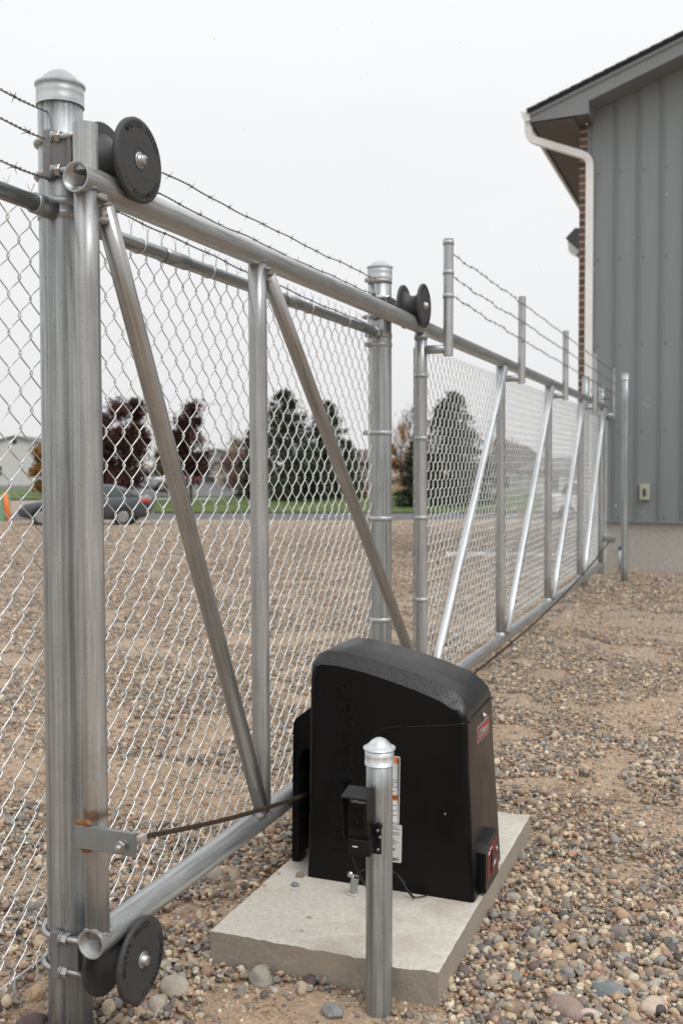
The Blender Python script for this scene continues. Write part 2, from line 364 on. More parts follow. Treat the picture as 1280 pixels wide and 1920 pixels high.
def siding_mat():
    m = mat('siding_steel', rough=.45, metal=0); b = NB(m); M['siding_steel'] = m; v = b.coord('Object')
    n1 = b.noise(b.coord('Object', (3, 3, .35)), 1.5, 5); n2 = b.noise(b.coord('Object', (25, 25, 1.2)), 1, 3)
    c = b.mix(n1, (.195, .219, .225), (.242, .265, .270)); c = b.mix(.3, c, b.ramp(n2, [(.3, g3(.85)), (.7, g3(1.12))]), 'MULTIPLY')
    b.l(c, b.b.inputs['Base Color'])
siding_mat()
def brick_mat():
    m = mat('brick', rough=.85); b = NB(m); M['brick'] = m
    tc_ = b.n('TexCoord'); sp = b.n('SeparateXYZ'); b.l(tc_.outputs['Object'], sp.inputs[0]); cb = b.n('CombineXYZ')
    b.l(b.math('ADD', b.math('MULTIPLY', sp.outputs['X'], .97), b.math('MULTIPLY', sp.outputs['Y'], 1.)), cb.inputs[0]); b.l(sp.outputs['Z'], cb.inputs[1])
    br = b.n('TexBrick'); b.l(cb.outputs[0], br.inputs['Vector']); br.inputs['Scale'].default_value = 1; br.inputs['Brick Width'].default_value = .3
    br.inputs['Row Height'].default_value = .1; br.inputs['Mortar Size'].default_value = .012; br.inputs['Bias'].default_value = -.2
    br.inputs['Color1'].default_value = (.115, .075, .055, 1); br.inputs['Color2'].default_value = (.24, .14, .10, 1); br.inputs['Mortar'].default_value = (.42, .37, .32, 1)
    b.l(br.outputs['Color'], b.b.inputs['Base Color']); b.l(b.bump(br.outputs['Fac'], -.6, .01), b.b.inputs['Normal'])
brick_mat()
def soffit_mat():
    m = mat('soffit_brown', rough=.5); b = NB(m); M['soffit_brown'] = m
    wv = b.n('TexWave'); wv.bands_direction = 'Y'; wv.inputs['Scale'].default_value = 3.2; b.l(b.coord('Object'), wv.inputs['Vector'])
    b.l(b.mix(b.rng(wv.outputs['Fac'], .0, .2), (.042, .038, .036), (.125, .112, .104)), b.b.inputs['Base Color'])
soffit_mat()
def asphalt_mat():
    m = mat('asphalt', rough=.8); b = NB(m); M['asphalt'] = m; v = b.coord('Object')
    n1 = b.noise(v, .5, 5); n2 = b.noise(v, 60, 3); c = b.mix(n1, (.085, .085, .09), (.15, .145, .15))
    b.l(b.mix(.4, c, b.ramp(n2, [(.3, g3(.6)), (.7, g3(1.4))]), 'MULTIPLY'), b.b.inputs['Base Color'])
asphalt_mat()
def lawn_mat():
    m = mat('lawn_grass', rough=.9); b = NB(m); M['lawn_grass'] = m; v = b.coord('Object')
    n1 = b.noise(v, .6, 6, .65); n2 = b.noise(v, 25, 5, .7)
    c = b.ramp(n1, [(.3, (.05, .095, .018)), (.56, (.10, .145, .032)), (.78, (.20, .18, .065))])
    b.l(b.mix(.7, c, b.ramp(n2, [(.3, g3(.5)), (.7, g3(1.5))]), 'MULTIPLY'), b.b.inputs['Base Color']); b.l(b.bump(n2, 1, .05), b.b.inputs['Normal'])
lawn_mat()
def leaf_mat(name, a, c, d=None):
    m = mat(name, rough=.6); b = NB(m); M[name] = m
    at_ = b.n('Attribute'); at_.attribute_name = 'tone'
    b.l(b.ramp(at_.outputs['Fac'], [(0, a), (.5, c), (1, d or c)]), b.b.inputs['Base Color']); b.b.inputs['Specular IOR Level'].default_value = .25; return m
leaf_mat('pine_needles', (.016, .024, .014), (.040, .055, .032), (.075, .092, .055))
leaf_mat('maroon_leaves', (.03, .013, .012), (.065, .026, .022), (.13, .05, .035))
leaf_mat('orange_leaves', (.16, .07, .02), (.33, .16, .045), (.45, .27, .08))
leaf_mat('olive_leaves', (.07, .06, .025), (.14, .12, .045), (.25, .17, .06))
leaf_mat('pink_leaves', (.11, .05, .045), (.22, .13, .11), (.35, .22, .18))
leaf_mat('straw', (.35, .22, .10), (.55, .38, .20), (.7, .52, .3))
def paint(name, col, rough=.25, metal=.3):
    m = mat(name, col, rough, metal); m.node_tree.nodes['Principled BSDF'].inputs['Coat Weight'].default_value = .6; M[name] = m
    b = NB(m); n_ = b.noise(b.coord('Object'), 3, 4); b.l(b.mix(.15, col, b.ramp(n_, [(.3, g3(.7)), (.7, g3(1.2))]), 'MULTIPLY'), b.b.inputs['Base Color'])
paint('car_charcoal', (.075, .082, .10)); paint('car_silver', (.45, .46, .47)); paint('car_red', (.30, .02, .025)); paint('car_white', (.72, .72, .72), .3, 0)
paint('car_green', (.10, .14, .13))
simple('glass_dark', (.03, .045, .045), .06, bump=0); simple('tyre', (.015, .015, .016), .8); simple('rim_alloy', (.40, .40, .41), .3, .7, bump=0)
simple('tail_red', (.55, .06, .06), .15, bump=0, amt=.1); simple('head_lamp', (.7, .7, .68), .1, bump=0, amt=.1)
simple('house_white', (.62, .62, .58), .7, ns_=2, amt=.15); simple('house_tan', (.46, .38, .30), .75, ns_=2, amt=.2); simple('house_maroon', (.13, .06, .055), .8, ns_=3, amt=.3)
simple('roof_brown', (.09, .065, .06), .85, ns_=4, amt=.4); simple('roof_grey', (.16, .16, .165), .85, ns_=4, amt=.3); simple('house_grey', (.34, .34, .34), .7, ns_=2, amt=.15)
simple('green_box', (.22, .42, .25), .55, ns_=5, amt=.15); simple('orange_plastic', (.85, .20, .05), .5, bump=0, amt=.1)
# ================================================================ SETTING
def fbm(x, y, sc_=1., oct_=4, seed=0):
    g = np.random.default_rng(seed); T_ = g.random((64, 64)); o = np.zeros_like(x, float); a = 1; tot = 0
    for k in range(oct_):
        X = x*sc_*2**k + 17.3*k; Y_ = y*sc_*2**k + 5.1*k; xi = np.floor(X).astype(int); yi = np.floor(Y_).astype(int)
        fx = X-xi; fy = Y_-yi; fx = fx*fx*(3-2*fx); fy = fy*fy*(3-2*fy); q = lambda i, j: T_[i % 64, j % 64]
        o += a*((q(xi, yi)*(1-fx)+q(xi+1, yi)*fx)*(1-fy)+(q(xi, yi+1)*(1-fx)+q(xi+1, yi+1)*fx)*fy); tot += a; a *= .5
    return o/tot
cy_, sy_ = math.cos(YAW), math.sin(YAW)
def sdepth(x, y): return -sy_*x + cy_*y
def base_h(x, y):
    s_ = sdepth(x, y) - 15; t_ = np.clip(s_/27., 0, 1); h = -.95*(t_*.85 + .15*t_*t_*(3-2*t_))
    right = np.clip((x+2.2)/1.5, 0, 1); return h*(1-right)
def near_h(x, y):
    """mounds and hollows of the loose ground near the gate"""
    h = .03*(fbm(x, y, 1.3, 4, 3)-.5) + .012*(fbm(x, y, 9, 3, 5)-.5)
    h += .012*np.exp(-((x+1.15)**2+(y-2.45)**2)/.06) - .012 - .040*np.exp(-((x+1.62)**2+(y-2.15)**2)/.10)
    return h
def ground_h(x, y):
    x = np.asarray(x, float); y = np.asarray(y, float)
    fade = np.exp(-np.maximum(np.hypot(x, y-3)-7, 0)/4); return base_h(x, y) + near_h(x, y)*fade
def dirtmask(x, y):
    """1 = covered in pebbles, 0 = bare dirt"""
    n = fbm(x, y, .9, 4, 11); m = np.clip((n-.30)/.26, 0, 1)
    m2 = np.clip((fbm(x, y, 3.5, 3, 21)-.33)/.12, .25, 1)
    def pit(cx, cy, rx, ry, k=1): return 1-k*np.exp(-(((x-cx)/rx)**2+((y-cy)/ry)**2)**1.5)
    m = (.62+.38*m)*m2
    m = np.maximum(m, np.exp(-(((x+.35)/.55)**2+((y-3.0)/.9)**2)**2))
    m = np.maximum(m, np.exp(-(((x+1.5)/.35)**2+((y-2.5)/.35)**2)**2))
    m = m*pit(-1.0, 2.42, .34, .14, .93)*pit(-2.6, 3.9, 1.1, .42, .85)*pit(-.05, 4.3, .5, .25, .5)*pit(-.35, 3.55, .14, .4, .3)*pit(-2.1, 2.3, .25, .15, .8)
    m = m*pit(-.2, 6.0, .9, .35, .5)*pit(-.7, 9.5, 1.4, .9, .55)*pit(-.12, 2.45, .12, .08, .7)
    return m
def axis_(a, lo, hi, b, fine, grow=1.16):
    c = list(np.arange(lo, hi, fine)); s_ = fine; q = lo
    left = []
    while q > a: s_ *= grow; q -= s_; left.append(q)
    s_ = fine; q = hi; right = []
    while q < b: s_ *= grow; q += s_; right.append(q)
    return np.array(left[::-1] + c + right)
gx = axis_(-900, -3.4, 1.6, 900, .022); gy = axis_(-60, 1.6, 6.5, 1500, .022)
GX, GY = np.meshgrid(gx, gy, indexing='ij')
GZ = ground_h(GX, GY) + np.exp(-np.maximum(np.hypot(GX, GY-3)-4, 0))*(.010*(fbm(GX, GY, 28, 3, 8)-.5))
nx, ny = len(gx), len(gy); V = np.stack([GX.ravel(), GY.ravel(), GZ.ravel()], 1)
ii, jj = np.meshgrid(np.arange(nx-1), np.arange(ny-1), indexing='ij'); a = (ii*ny+jj).ravel()
me = bpy.data.meshes.new('ground'); F = np.stack([a, a+ny, a+ny+1, a+1], 1).astype(np.int32)
me.vertices.add(len(V)); me.vertices.foreach_set('co', V.astype(np.float32).ravel()); me.loops.add(F.size); me.loops.foreach_set('vertex_index', F.ravel())
me.polygons.add(len(F)); me.polygons.foreach_set('loop_start', np.arange(len(F), dtype=np.int32)*4); me.polygons.foreach_set('loop_total', np.full(len(F), 4, np.int32))
me.polygons.foreach_set('use_smooth', np.ones(len(F), bool)); me.update(calc_edges=True); me.materials.append(M['gravel_ground'])
ground = bpy.data.objects.new('ground', me); C.objects.link(ground); tag(ground, kind='structure')
# ---------------------------------------------------------------- loose pebbles (nobody could count them)
def pebble_shapes():
    col = bpy.data.collections.new('pebble_shapes'); obs = []
    for k in range(14):
        g = np.random.default_rng(100+k); bm = bmesh.new(); bmesh.ops.create_icosphere(bm, subdivisions=2, radius=1)
        V = np.array([tuple(q.co) for q in bm.verts]); F = [[q.index for q in f.verts] for f in bm.faces]; bm.free()
        K = g.normal(size=(4, 3))*1.8; ph = g.uniform(0, 6, 4); V *= (1+.22*np.sin(V @ K.T+ph).mean(1))[:, None]
        if k % 4:                                   # chipped, angular stones
            for _ in range(7 + k % 5):
                n_ = g.normal(size=3); n_ /= np.linalg.norm(n_); d = g.uniform(.38, .74); q = V @ n_; V -= np.maximum(q-d, 0)[:, None]*n_
        V *= np.array([g.uniform(1.0, 1.45), g.uniform(.8, 1.1), g.uniform(.6, .95)])
        me = bpy.data.meshes.new('pebble'); me.from_pydata(V.tolist(), [], F); me.polygons.foreach_set('use_smooth', np.full(len(F), k % 2 == 0)); me.materials.append(M['pebbles'])
        o = bpy.data.objects.new('pebble_shape', me); col.objects.link(o)
    return col
PAL = np.array([(.31,.29,.275),(.17,.165,.17),(.44,.35,.27),(.58,.45,.33),(.45,.31,.225),(.68,.58,.46),(.30,.235,.22),(.24,.18,.18),(.40,.39,.36),(.53,.42,.32),(.31,.32,.32),(.70,.64,.55),(.42,.28,.22),(.13,.125,.13)])
PW = np.array([8,6,10,10,8,7,6,4,6,7,4,5,5,3.]); PW /= PW.sum()
def scatter_gravel():
    pts = []; g = rng
    for d0, d1, dens, s0 in ((1.9, 3.6, 9600, 1.0), (3.6, 5.2, 8000, .95), (5.2, 8, 5200, .90), (8, 13, 3000, .98), (13, 20, 1200, 1.15), (20, 30, 420, 1.5), (30, 42, 120, 1.9)):
        area = .5*(d1*d1-d0*d0)*.86; n = int(area*dens); d = np.sqrt(g.uniform(d0*d0, d1*d1, n)); a = g.uniform(-.44, .42, n)
        x = cy_*a*d - sy_*d; y = sy_*a*d + cy_*d; pts.append(np.stack([x, y, np.full(n, s0)], 1))
        n = int(n*.42); d = np.sqrt(g.uniform(d0*d0, d1*d1, n)); a = np.where(g.random(n) < .5, g.uniform(-.85, -.44, n), g.uniform(.42, .85, n))
        x = cy_*a*d - sy_*d; y = sy_*a*d + cy_*d; pts.append(np.stack([x, y, np.full(n, s0*1.05)], 1))
    n = 30000; x = g.uniform(-4, 3.5, n); y = g.uniform(-1.5, 2.2, n); k = (sdepth(x, y) < 1.9); pts.append(np.stack([x[k], y[k], np.full(k.sum(), 1.15)], 1))
    p = np.concatenate(pts); x, y, s0 = p.T; keep = g.random(len(p)) < dirtmask(x, y)
    keep &= ~((x > -1.415) & (x < -.735) & (y > 2.585) & (y < 3.88)); keep &= ~((y > 14.1) & (x > -2.05)); keep &= ~((sdepth(x, y) > 13.2) & (x > -1.2))
    for cx, cy, r in ((-1.63, 2.21, .058), (-.88, 2.5, .036), (-1.63, 4.73, .058)): keep &= np.hypot(x-cx, y-cy) > r
    nk = 70000; d = np.sqrt(g.uniform(1.9**2, 4.6**2, nk)); a = g.uniform(-.44, .42, nk); cxr = cy_*a*d-sy_*d; cyr = sy_*a*d+cy_*d     # crumbs of dirt
    kc = ~((cxr > -1.415) & (cxr < -.725) & (cyr > 2.585) & (cyr < 3.88)) & (dirtmask(cxr, cyr) < .75); cxr, cyr = cxr[kc], cyr[kc]
    x, y, s0 = x[keep], y[keep], s0[keep]; nb_ = len(x); x = np.append(x, cxr); y = np.append(y, cyr); s0 = np.append(s0, np.ones(len(cxr))); n = len(x); m = dirtmask(x, y)
    r = np.exp(g.normal(math.log(.0074), .42, n)); r = np.clip(r, .0035, .024)*s0*(.65+.4*m)
    r[nb_:] = np.exp(g.normal(math.log(.0024), .42, n-nb_))
    z = ground_h(x, y) + r*g.uniform(-.15, .45, n) + g.uniform(0, .016, n)*(m > .6)
    me = bpy.data.meshes.new('gravel'); me.vertices.add(n); me.vertices.foreach_set('co', np.stack([x, y, z], 1).astype(np.float32).ravel())
    rot = np.stack([g.normal(0, .4, n), g.normal(0, .4, n), g.uniform(0, 6.28, n)], 1)
    col = PAL[g.choice(len(PAL), n, p=PW)]*g.uniform(.68, 1.25, (n, 1))*np.array([1.01, .97, .885])
    col[nb_:] = np.array([.40, .29, .205])*g.uniform(.75, 1.2, (n-nb_, 1))
    hot = g.random(n) < .0008; col[hot] = (.55, .22, .09)
    for nm, ty, dat, key in (('rot', 'FLOAT_VECTOR', rot, 'vector'), ('scl', 'FLOAT', r, 'value'), ('pick', 'INT', g.integers(0, 14, n), 'value'), ('col', 'FLOAT_COLOR', np.concatenate([col, np.ones((n, 1))], 1), 'color')):
        at_ = me.attributes.new(nm, ty, 'POINT'); at_.data.foreach_set(key, dat.astype(np.int32 if ty == 'INT' else np.float32).ravel())
    o = bpy.data.objects.new('gravel', me); C.objects.link(o); tag(o, kind='stuff', label='loose grey, tan and brown pebbles strewn over the dirt yard')
    t = bpy.data.node_groups.new('gravel', 'GeometryNodeTree'); t.interface.new_socket('Geometry', in_out='INPUT', socket_type='NodeSocketGeometry'); t.interface.new_socket('Geometry', in_out='OUTPUT', socket_type='NodeSocketGeometry')
    gi = t.nodes.new('NodeGroupInput'); go = t.nodes.new('NodeGroupOutput'); ip = t.nodes.new('GeometryNodeInstanceOnPoints'); ci = t.nodes.new('GeometryNodeCollectionInfo')
    ci.inputs['Collection'].default_value = pebble_shapes(); ci.inputs['Separate Children'].default_value = True; ci.inputs['Reset Children'].default_value = True
    def na(nm, ty):
        q = t.nodes.new('GeometryNodeInputNamedAttribute'); q.data_type = ty; q.inputs['Name'].default_value = nm; return q.outputs['Attribute']
    l = t.links.new; l(gi.outputs[0], ip.inputs['Points']); l(ci.outputs[0], ip.inputs['Instance']); ip.inputs['Pick Instance'].default_value = True
    l(na('pick', 'INT'), ip.inputs['Instance Index']); l(na('rot', 'FLOAT_VECTOR'), ip.inputs['Rotation']); l(na('scl', 'FLOAT'), ip.inputs['Scale']); l(ip.outputs[0], go.inputs[0])
    md = o.modifiers.new('gravel', 'NODES'); md.node_group = t; print('pebbles', n)
scatter_gravel()
# ---------------------------------------------------------------- roads, lawn, pavement beyond the yard
def strip(name, pts, z, m, kind='structure', sub=1, hump=0):
    """sheet between near and far edges; pts = [(side slope, near depth, far depth)]"""
    mb = MB(); V = []; k = 9
    for a_, d0, d1 in pts:
        for i in range(k):
            d = d0+(d1-d0)*i/(k-1); q = P(a_, d, 0); V.append((q[0], q[1], z+hump*math.sin(math.pi*min(i/(k-1)*.9, 1))))
    n = len(pts); mb.add(V, [(i*k+j, (i+1)*k+j, (i+1)*k+j+1, i*k+j+1) for i in range(n-1) for j in range(k-1)], True)
    return tag(mb.build(name, m), kind=kind)
AA = [(-.9, 43, 48.6), (-.4, 43, 48.6), (0, 43, 48.6), (.3, 43, 48.6), (.6, 43, 48.6)]
strip('road', AA, -.93, M['asphalt'])
strip('lawn', [(px(285), 48.9, 60), (px(400), 48.6, 60), (px(480), 48.6, 66), (px(560), 48.6, 74), (px(800), 48.6, 74), (px(1140), 48.6, 74)], -.88, M['lawn_grass'], hump=.36)
strip('far_lawn', [(-.75, 66, 92), (px(10), 66, 92), (px(160), 66, 92)], -.86, M['lawn_grass'])
strip('sidewalk', [(px(170), 60.5, 66), (px(300), 60.5, 66), (px(480), 60.5, 66)], -.84, M['sidewalk_concrete'])
strip('parking_lot', [(-.9, 93, 130), (px(165), 93, 130), (px(166), 66.5, 130), (px(700), 66.5, 130)], -.90, M['asphalt'])
strip('verge', [(px(300), 70, 73), (px(480), 70, 73)], -.86, M['lawn_grass'])
strip('driveway', [(px(835), 14.0, 17.0), (px(1140), 13.8, 16.6)], -.03, M['driveway_concrete'])
# ================================================================ BUILDING
B = thing('building', (-1.93, 14.3, 0), 'grey metal sided building with gabled roof, brick side wall and white downspout', 'building')
YF = 14.3
def roof_z(x): return 6.226 + .373*(x+2.61) if x < 4.2 else 6.226 + .373*(4.2+2.61) - .373*(x-4.2)
mb = MB(); prof = [(-1.93, 14.285), (-1.87, 14.285), (-1.865, 14.27)]; xk = -1.54
xs = []
while xk < 10.3:
    for dx, yy in ((-.03, 14.27), (-.02, 14.245), (-.006, 14.245), (-.003, 14.258), (.003, 14.258), (.006, 14.245), (.02, 14.245), (.03, 14.27)): xs.append((xk+dx, yy))
    xk += .297
prof += xs + [(10.3, 14.27)]
V = []
for x, y in prof: V += [(x, y, .672), (x, y, roof_z(x)-.24)]
mb.add(V, [(2*i, 2*i+2, 2*i+3, 2*i+1) for i in range(len(prof)-1)])
sid = mb.build('siding', M['siding_steel'], B)
mb = MB()
for i, xk in enumerate(np.arange(-1.39-.297, 10, .297)):      # rows of screw heads
    for z in np.arange(.72, 8, 1.17):
        if z < roof_z(xk)-.4: mb.lathe([(.010, 0), (.010, -.006), (.005, -.009)], (xk-.09, 14.27, z), 'y', 6)
tag(mb.build('screws', M['dark_steel'], sid), kind='stuff')
mb = MB(); mb.box((-1.93, 14.24, .648), (10.3, 14.30, .672)); mb.build('base_flashing', M['trim_grey'], B)
mb = MB(); mb.box((-1.93, 14.30, -.6), (10.3, 30, .647)); mb.build('foundation', M['foundation_concrete'], B)
mb = MB(); mb.box((-2.035, 14.285, -.6), (-1.932, 30, 6.2)); mb.build('brick_wall', M['brick'], B)
mb = MB(); mb.box((-1.929, 14.29, .65), (10.2, 29.9, 6.0)); mb.build('inner_wall', M['trim_grey'], B)
# roof
mb = MB(); 
poly = [(-2.66, roof_z(-2.61)-.02), (4.2, roof_z(4.2)), (11.1, roof_z(11.1)), (11.1, roof_z(11.1)-.03), (4.2, roof_z(4.2)-.035), (-2.66, roof_z(-2.61)-.055)]
mb.prism(poly, 13.74, 30.4)
for i in range(60):      # shingle butts stepping up the rake edge
    x0 = -2.66+i*.145; 
    if x0 < 4: mb.box((0, 0, 0), (.165, .5, .022), rot=np.array(Matrix.Rotation(-math.atan(.373)+.05, 3, 'Y')), at=(x0, 13.72, roof_z(x0)-.012))
roof = mb.build('roof', M['shingle'], B)
mb = MB(); sl = lambda x, d: (x, roof_z(x)-d)
mb.prism([sl(-2.61, .05), sl(4.2, .05), sl(4.2, .10), sl(-2.61, .10)], 13.765, 13.80)
mb.prism([sl(-2.61, .101), sl(4.2, .101), sl(4.2, .27), sl(-1.85, .27), (-1.85, 6.075), (-2.61, 6.055)], 13.785, 13.82)
mb.prism([sl(4.2, .05), sl(11, .05), sl(11, .27), sl(4.2, .27)], 13.78, 13.82)
mb.box((-1.865, 13.821, 6.075), (-1.85, 14.26, 6.30))
fa = mb.build('rake_fascia', M['trim_grey'], B)
mb = MB(); mb.prism([sl(-1.85, .25), sl(4.2, .25), sl(4.2, .265), sl(-1.85, .265)], 13.82, 14.26); mb.prism([sl(11, .25), sl(4.2, .25), sl(4.2, .265), sl(11, .265)], 13.82, 14.26); mb.build('rake_soffit', M['trim_grey'], B)
mb = MB(); mb.box((-2.61, 13.82, 6.04), (-2.036, 30, 6.055)); mb.box((-2.036, 13.82, 6.06), (-1.866, 14.26, 6.075)); mb.build('eave_soffit', M['soffit_brown'], B)
mb = MB(); mb.box((-2.625, 13.8, 6.02), (-2.61, 30, 6.2)); mb.build('eave_fascia', M['soffit_brown'], B)
# gutter and downspout
mb = MB(); gp = [(-2.626, 6.075), (-2.70, 6.075), (-2.735, 6.13), (-2.745, 6.19), (-2.76, 6.205), (-2.745, 6.215), (-2.735, 6.2), (-2.725, 6.135), (-2.695, 6.085), (-2.626, 6.085)]
mb.prism(gp, 13.80, 30); mb.prism([(-2.626, 6.076), (-2.70, 6.076), (-2.74, 6.13), (-2.755, 6.21), (-2.626, 6.21)], 13.79, 13.80)
gut = mb.build('gutter', M['gutter_white'], B)
def rect_path(pts, wx, wy, round_=.12):
    """rectangular downspout swept along a path in the xz plane with y drift"""
    mb = MB(); P_ = []
    for i, p in enumerate(pts):
        p = np.array(p, float)
        if 0 < i < len(pts)-1:
            a_ = p-np.array(pts[i-1]); b_ = np.array(pts[i+1])-p; a_ = a_/np.linalg.norm(a_)*round_; b_ = b_/np.linalg.norm(b_)*round_
            for t_ in np.linspace(0, 1, 6): P_.append((1-t_)**2*(p-a_)+2*t_*(1-t_)*p+t_*t_*(p+b_))
        else: P_.append(p)
    P_ = np.array(P_); T_ = np.gradient(P_, axis=0); V = []
    for p, t_ in zip(P_, T_):
        t_ = t_/np.linalg.norm(t_); u = np.cross(t_, [0, 1, 0]); u /= np.linalg.norm(u); v = np.cross(u, t_)
        for a_, b_ in ((-.5, -.4), (-.4, -.5), (.4, -.5), (.5, -.4), (.5, .4), (.4, .5), (-.4, .5), (-.5, .4)): V.append(p+u*a_*wx+v*b_*wy)
    m = len(P_); mb.add(V, [(i*8+j, i*8+(j+1) % 8, (i+1)*8+(j+1) % 8, (i+1)*8+j) for i in range(m-1) for j in range(8)]); return mb
rect_path([(-2.66, 13.87, 6.08), (-2.66, 13.87, 5.86), (-1.886, 14.2, 5.62), (-1.886, 14.2, .12)], .10, .075).build('downspout', M['gutter_white'], B)
# wall lamp on the brick side wall
mb = MB(); mb.prism([(-2.036, 4.72), (-2.11, 4.73), (-2.24, 4.60), (-2.23, 4.585), (-2.036, 4.40)], 14.42, 14.72)
lampo = mb.build('wall_lamp', M['dark_steel'], B)
mb = MB(); mb.prism([(-2.05, 4.40), (-2.10, 4.36), (-2.20, 4.42), (-2.215, 4.58), (-2.08, 4.45)], 14.44, 14.70); mb.build('lamp_lens', M['lamp_glass'], lampo)
# outlet box
mb = MB(); mb.bbox((-1.20, 14.19, .96), (-1.07, 14.27, 1.17), .008); ob_ = mb.build('electrical_box', M['beige_plastic'], B)
mb = MB(); mb.bbox((-1.153, 14.175, 1.01), (-1.117, 14.189, 1.11), .004); mb.build('switch_cover', M['dark_steel'], ob_)
# conduit stub with blue cap beside the wall
K = thing('conduit_stub', (-1.44, 14.1, 0), 'short grey pipe stub with a blue cap by the concrete foundation', 'pipe')
mb = MB(); mb.tube([(-1.44, 14.1, -.05), (-1.44, 14.1, .29)], .02, 12); mb.build('pipe', M['cap_steel'], K)
mb = MB(); mb.lathe([(.024, 0), (.024, .035), (.015, .045)], (-1.44, 14.1, .285), 'z', 12); mb.build('cap', M['blue_plastic'], K)
# ================================================================ POSTS
def cap_profile(r, h=.05, dome=.05):
    return [(r+.001, 0), (r+.0040, 0), (r+.0040, 0), (r+.0036, h*.5), (r+.0034, h*.88), (r+.0034, h*.88), (r+.0075, h*.92), (r+.0075, h*.92), (r+.0075, h), (r+.0075, h), (r+.001, h+.004), (r+.001, h+.004)] + [(max(r*.96*q_, .001), h+.004+dome*(1-q_*q_)) for q_ in (.98, .88, .75, .6, .42, .22, 0)]
def band(mb, c, r, h=.022, n=28, t=.003, tail=None):
    """flat strap around a post with a pinched tail"""
    x, y, z = c; mb.lathe([(r, -h/2), (r+t, -h/2), (r+t, h/2), (r, h/2)], (x, y, z), 'z', n)
    if tail is not None:
        dx, dy = tail; q = np.array([[dx, -dy, 0], [dy, dx, 0], [0, 0, 1.]])
        mb.box((r-.002, -.006, -h/2), (r+.028, -.002, h/2), rot=q, at=c); mb.box((r-.002, .002, -h/2), (r+.028, .006, h/2), rot=q, at=c)
        a = np.array([dx, dy, 0]); s_ = np.array([-dy, dx, 0]); p = np.array(c)+a*(r+.016)
        mb.tube([p-s_*.02, p+s_*.016], .004, 8); mb.tube([p-s_*.014, p-s_*.007], .0085, 6, smooth=False); mb.tube([p+s_*.007, p+s_*.014], .0085, 6, smooth=False)
def post(x, y, r, ztop, label, lean=(0, 0), caph=.055, dome=.055, grp=None, name='fence_post', bands=(), capmat='cap_steel', steel='post_steel', z0=-.15):
    t = thing(name, (x, y, 0), label, 'post', grp)
    mb = MB(); k = 8; mb.tube([(x+lean[0]*i/k, y+lean[1]*i/k, z0+(ztop-z0)*i/k) for i in range(k+1)], r, 40, caps=True); mb.build('pipe', M[steel], t)
    if dome:
        mb = MB(); mb.lathe(cap_profile(r, caph, dome), (x+lean[0], y+lean[1], ztop-caph+.006), 'z', 40); mb.build('cap', M[capmat], t)
    for z, tail in bands:
        q = z/ztop; mb = MB(); band(mb, (x+lean[0]*q, y+lean[1]*q, z), r, tail=tail); mb.build('band', M['cap_steel'], t)
    return t
FX = -1.63
post1 = post(-1.622, 2.205, .057, 2.42, 'tall thick galvanized post in the left foreground, domed cap, roller brackets clamped on', lean=(-.012, .0), grp='thick round fence posts', bands=((2.118, None), (2.088, (0, -1)), ), caph=.056, dome=.036)
post2 = post(FX, 4.74, .057, 2.405, 'second thick galvanized post behind the gate, with straps and a flat domed cap', lean=(.0, -.02), grp='thick round fence posts', caph=.06, dome=.026,
     bands=((2.34, (-.6, -.8)), (2.20, (-.6, -.8)), (2.075, (-.6, -.8)), (2.03, (-.7, -.7)), (1.60, (-.95, -.3)), (1.18, (-.95, -.3)), (.68, (-.95, -.3))))
post(-1.63, 12.04, .041, 2.46, 'slimmer galvanized latch post near the end of the gate', name='latch_post', caph=.05, dome=.0)
post(-1.63, 13.6, .041, 2.44, 'farthest galvanized fence post beside the grey building corner', name='fence_post', caph=.05, dome=.02, bands=((2.3, (.7, -.7)), (1.9, (.7, -.7)), (1.5, (.7, -.7)), (1.0, (.7, -.7)), (.5, (.7, -.7))))
post(-1.247, 12.745, .0415, 2.53, 'lone steel post standing free in front of the grey metal siding', name='steel_post', caph=.07, dome=.012, capmat='bright_zinc')
post(-.868, 2.512, .0355, .690, 'short galvanized post with domed cap carrying the black photo sensor', name='sensor_post', lean=(-.006, .02), caph=.045, dome=.022, capmat='bright_zinc')
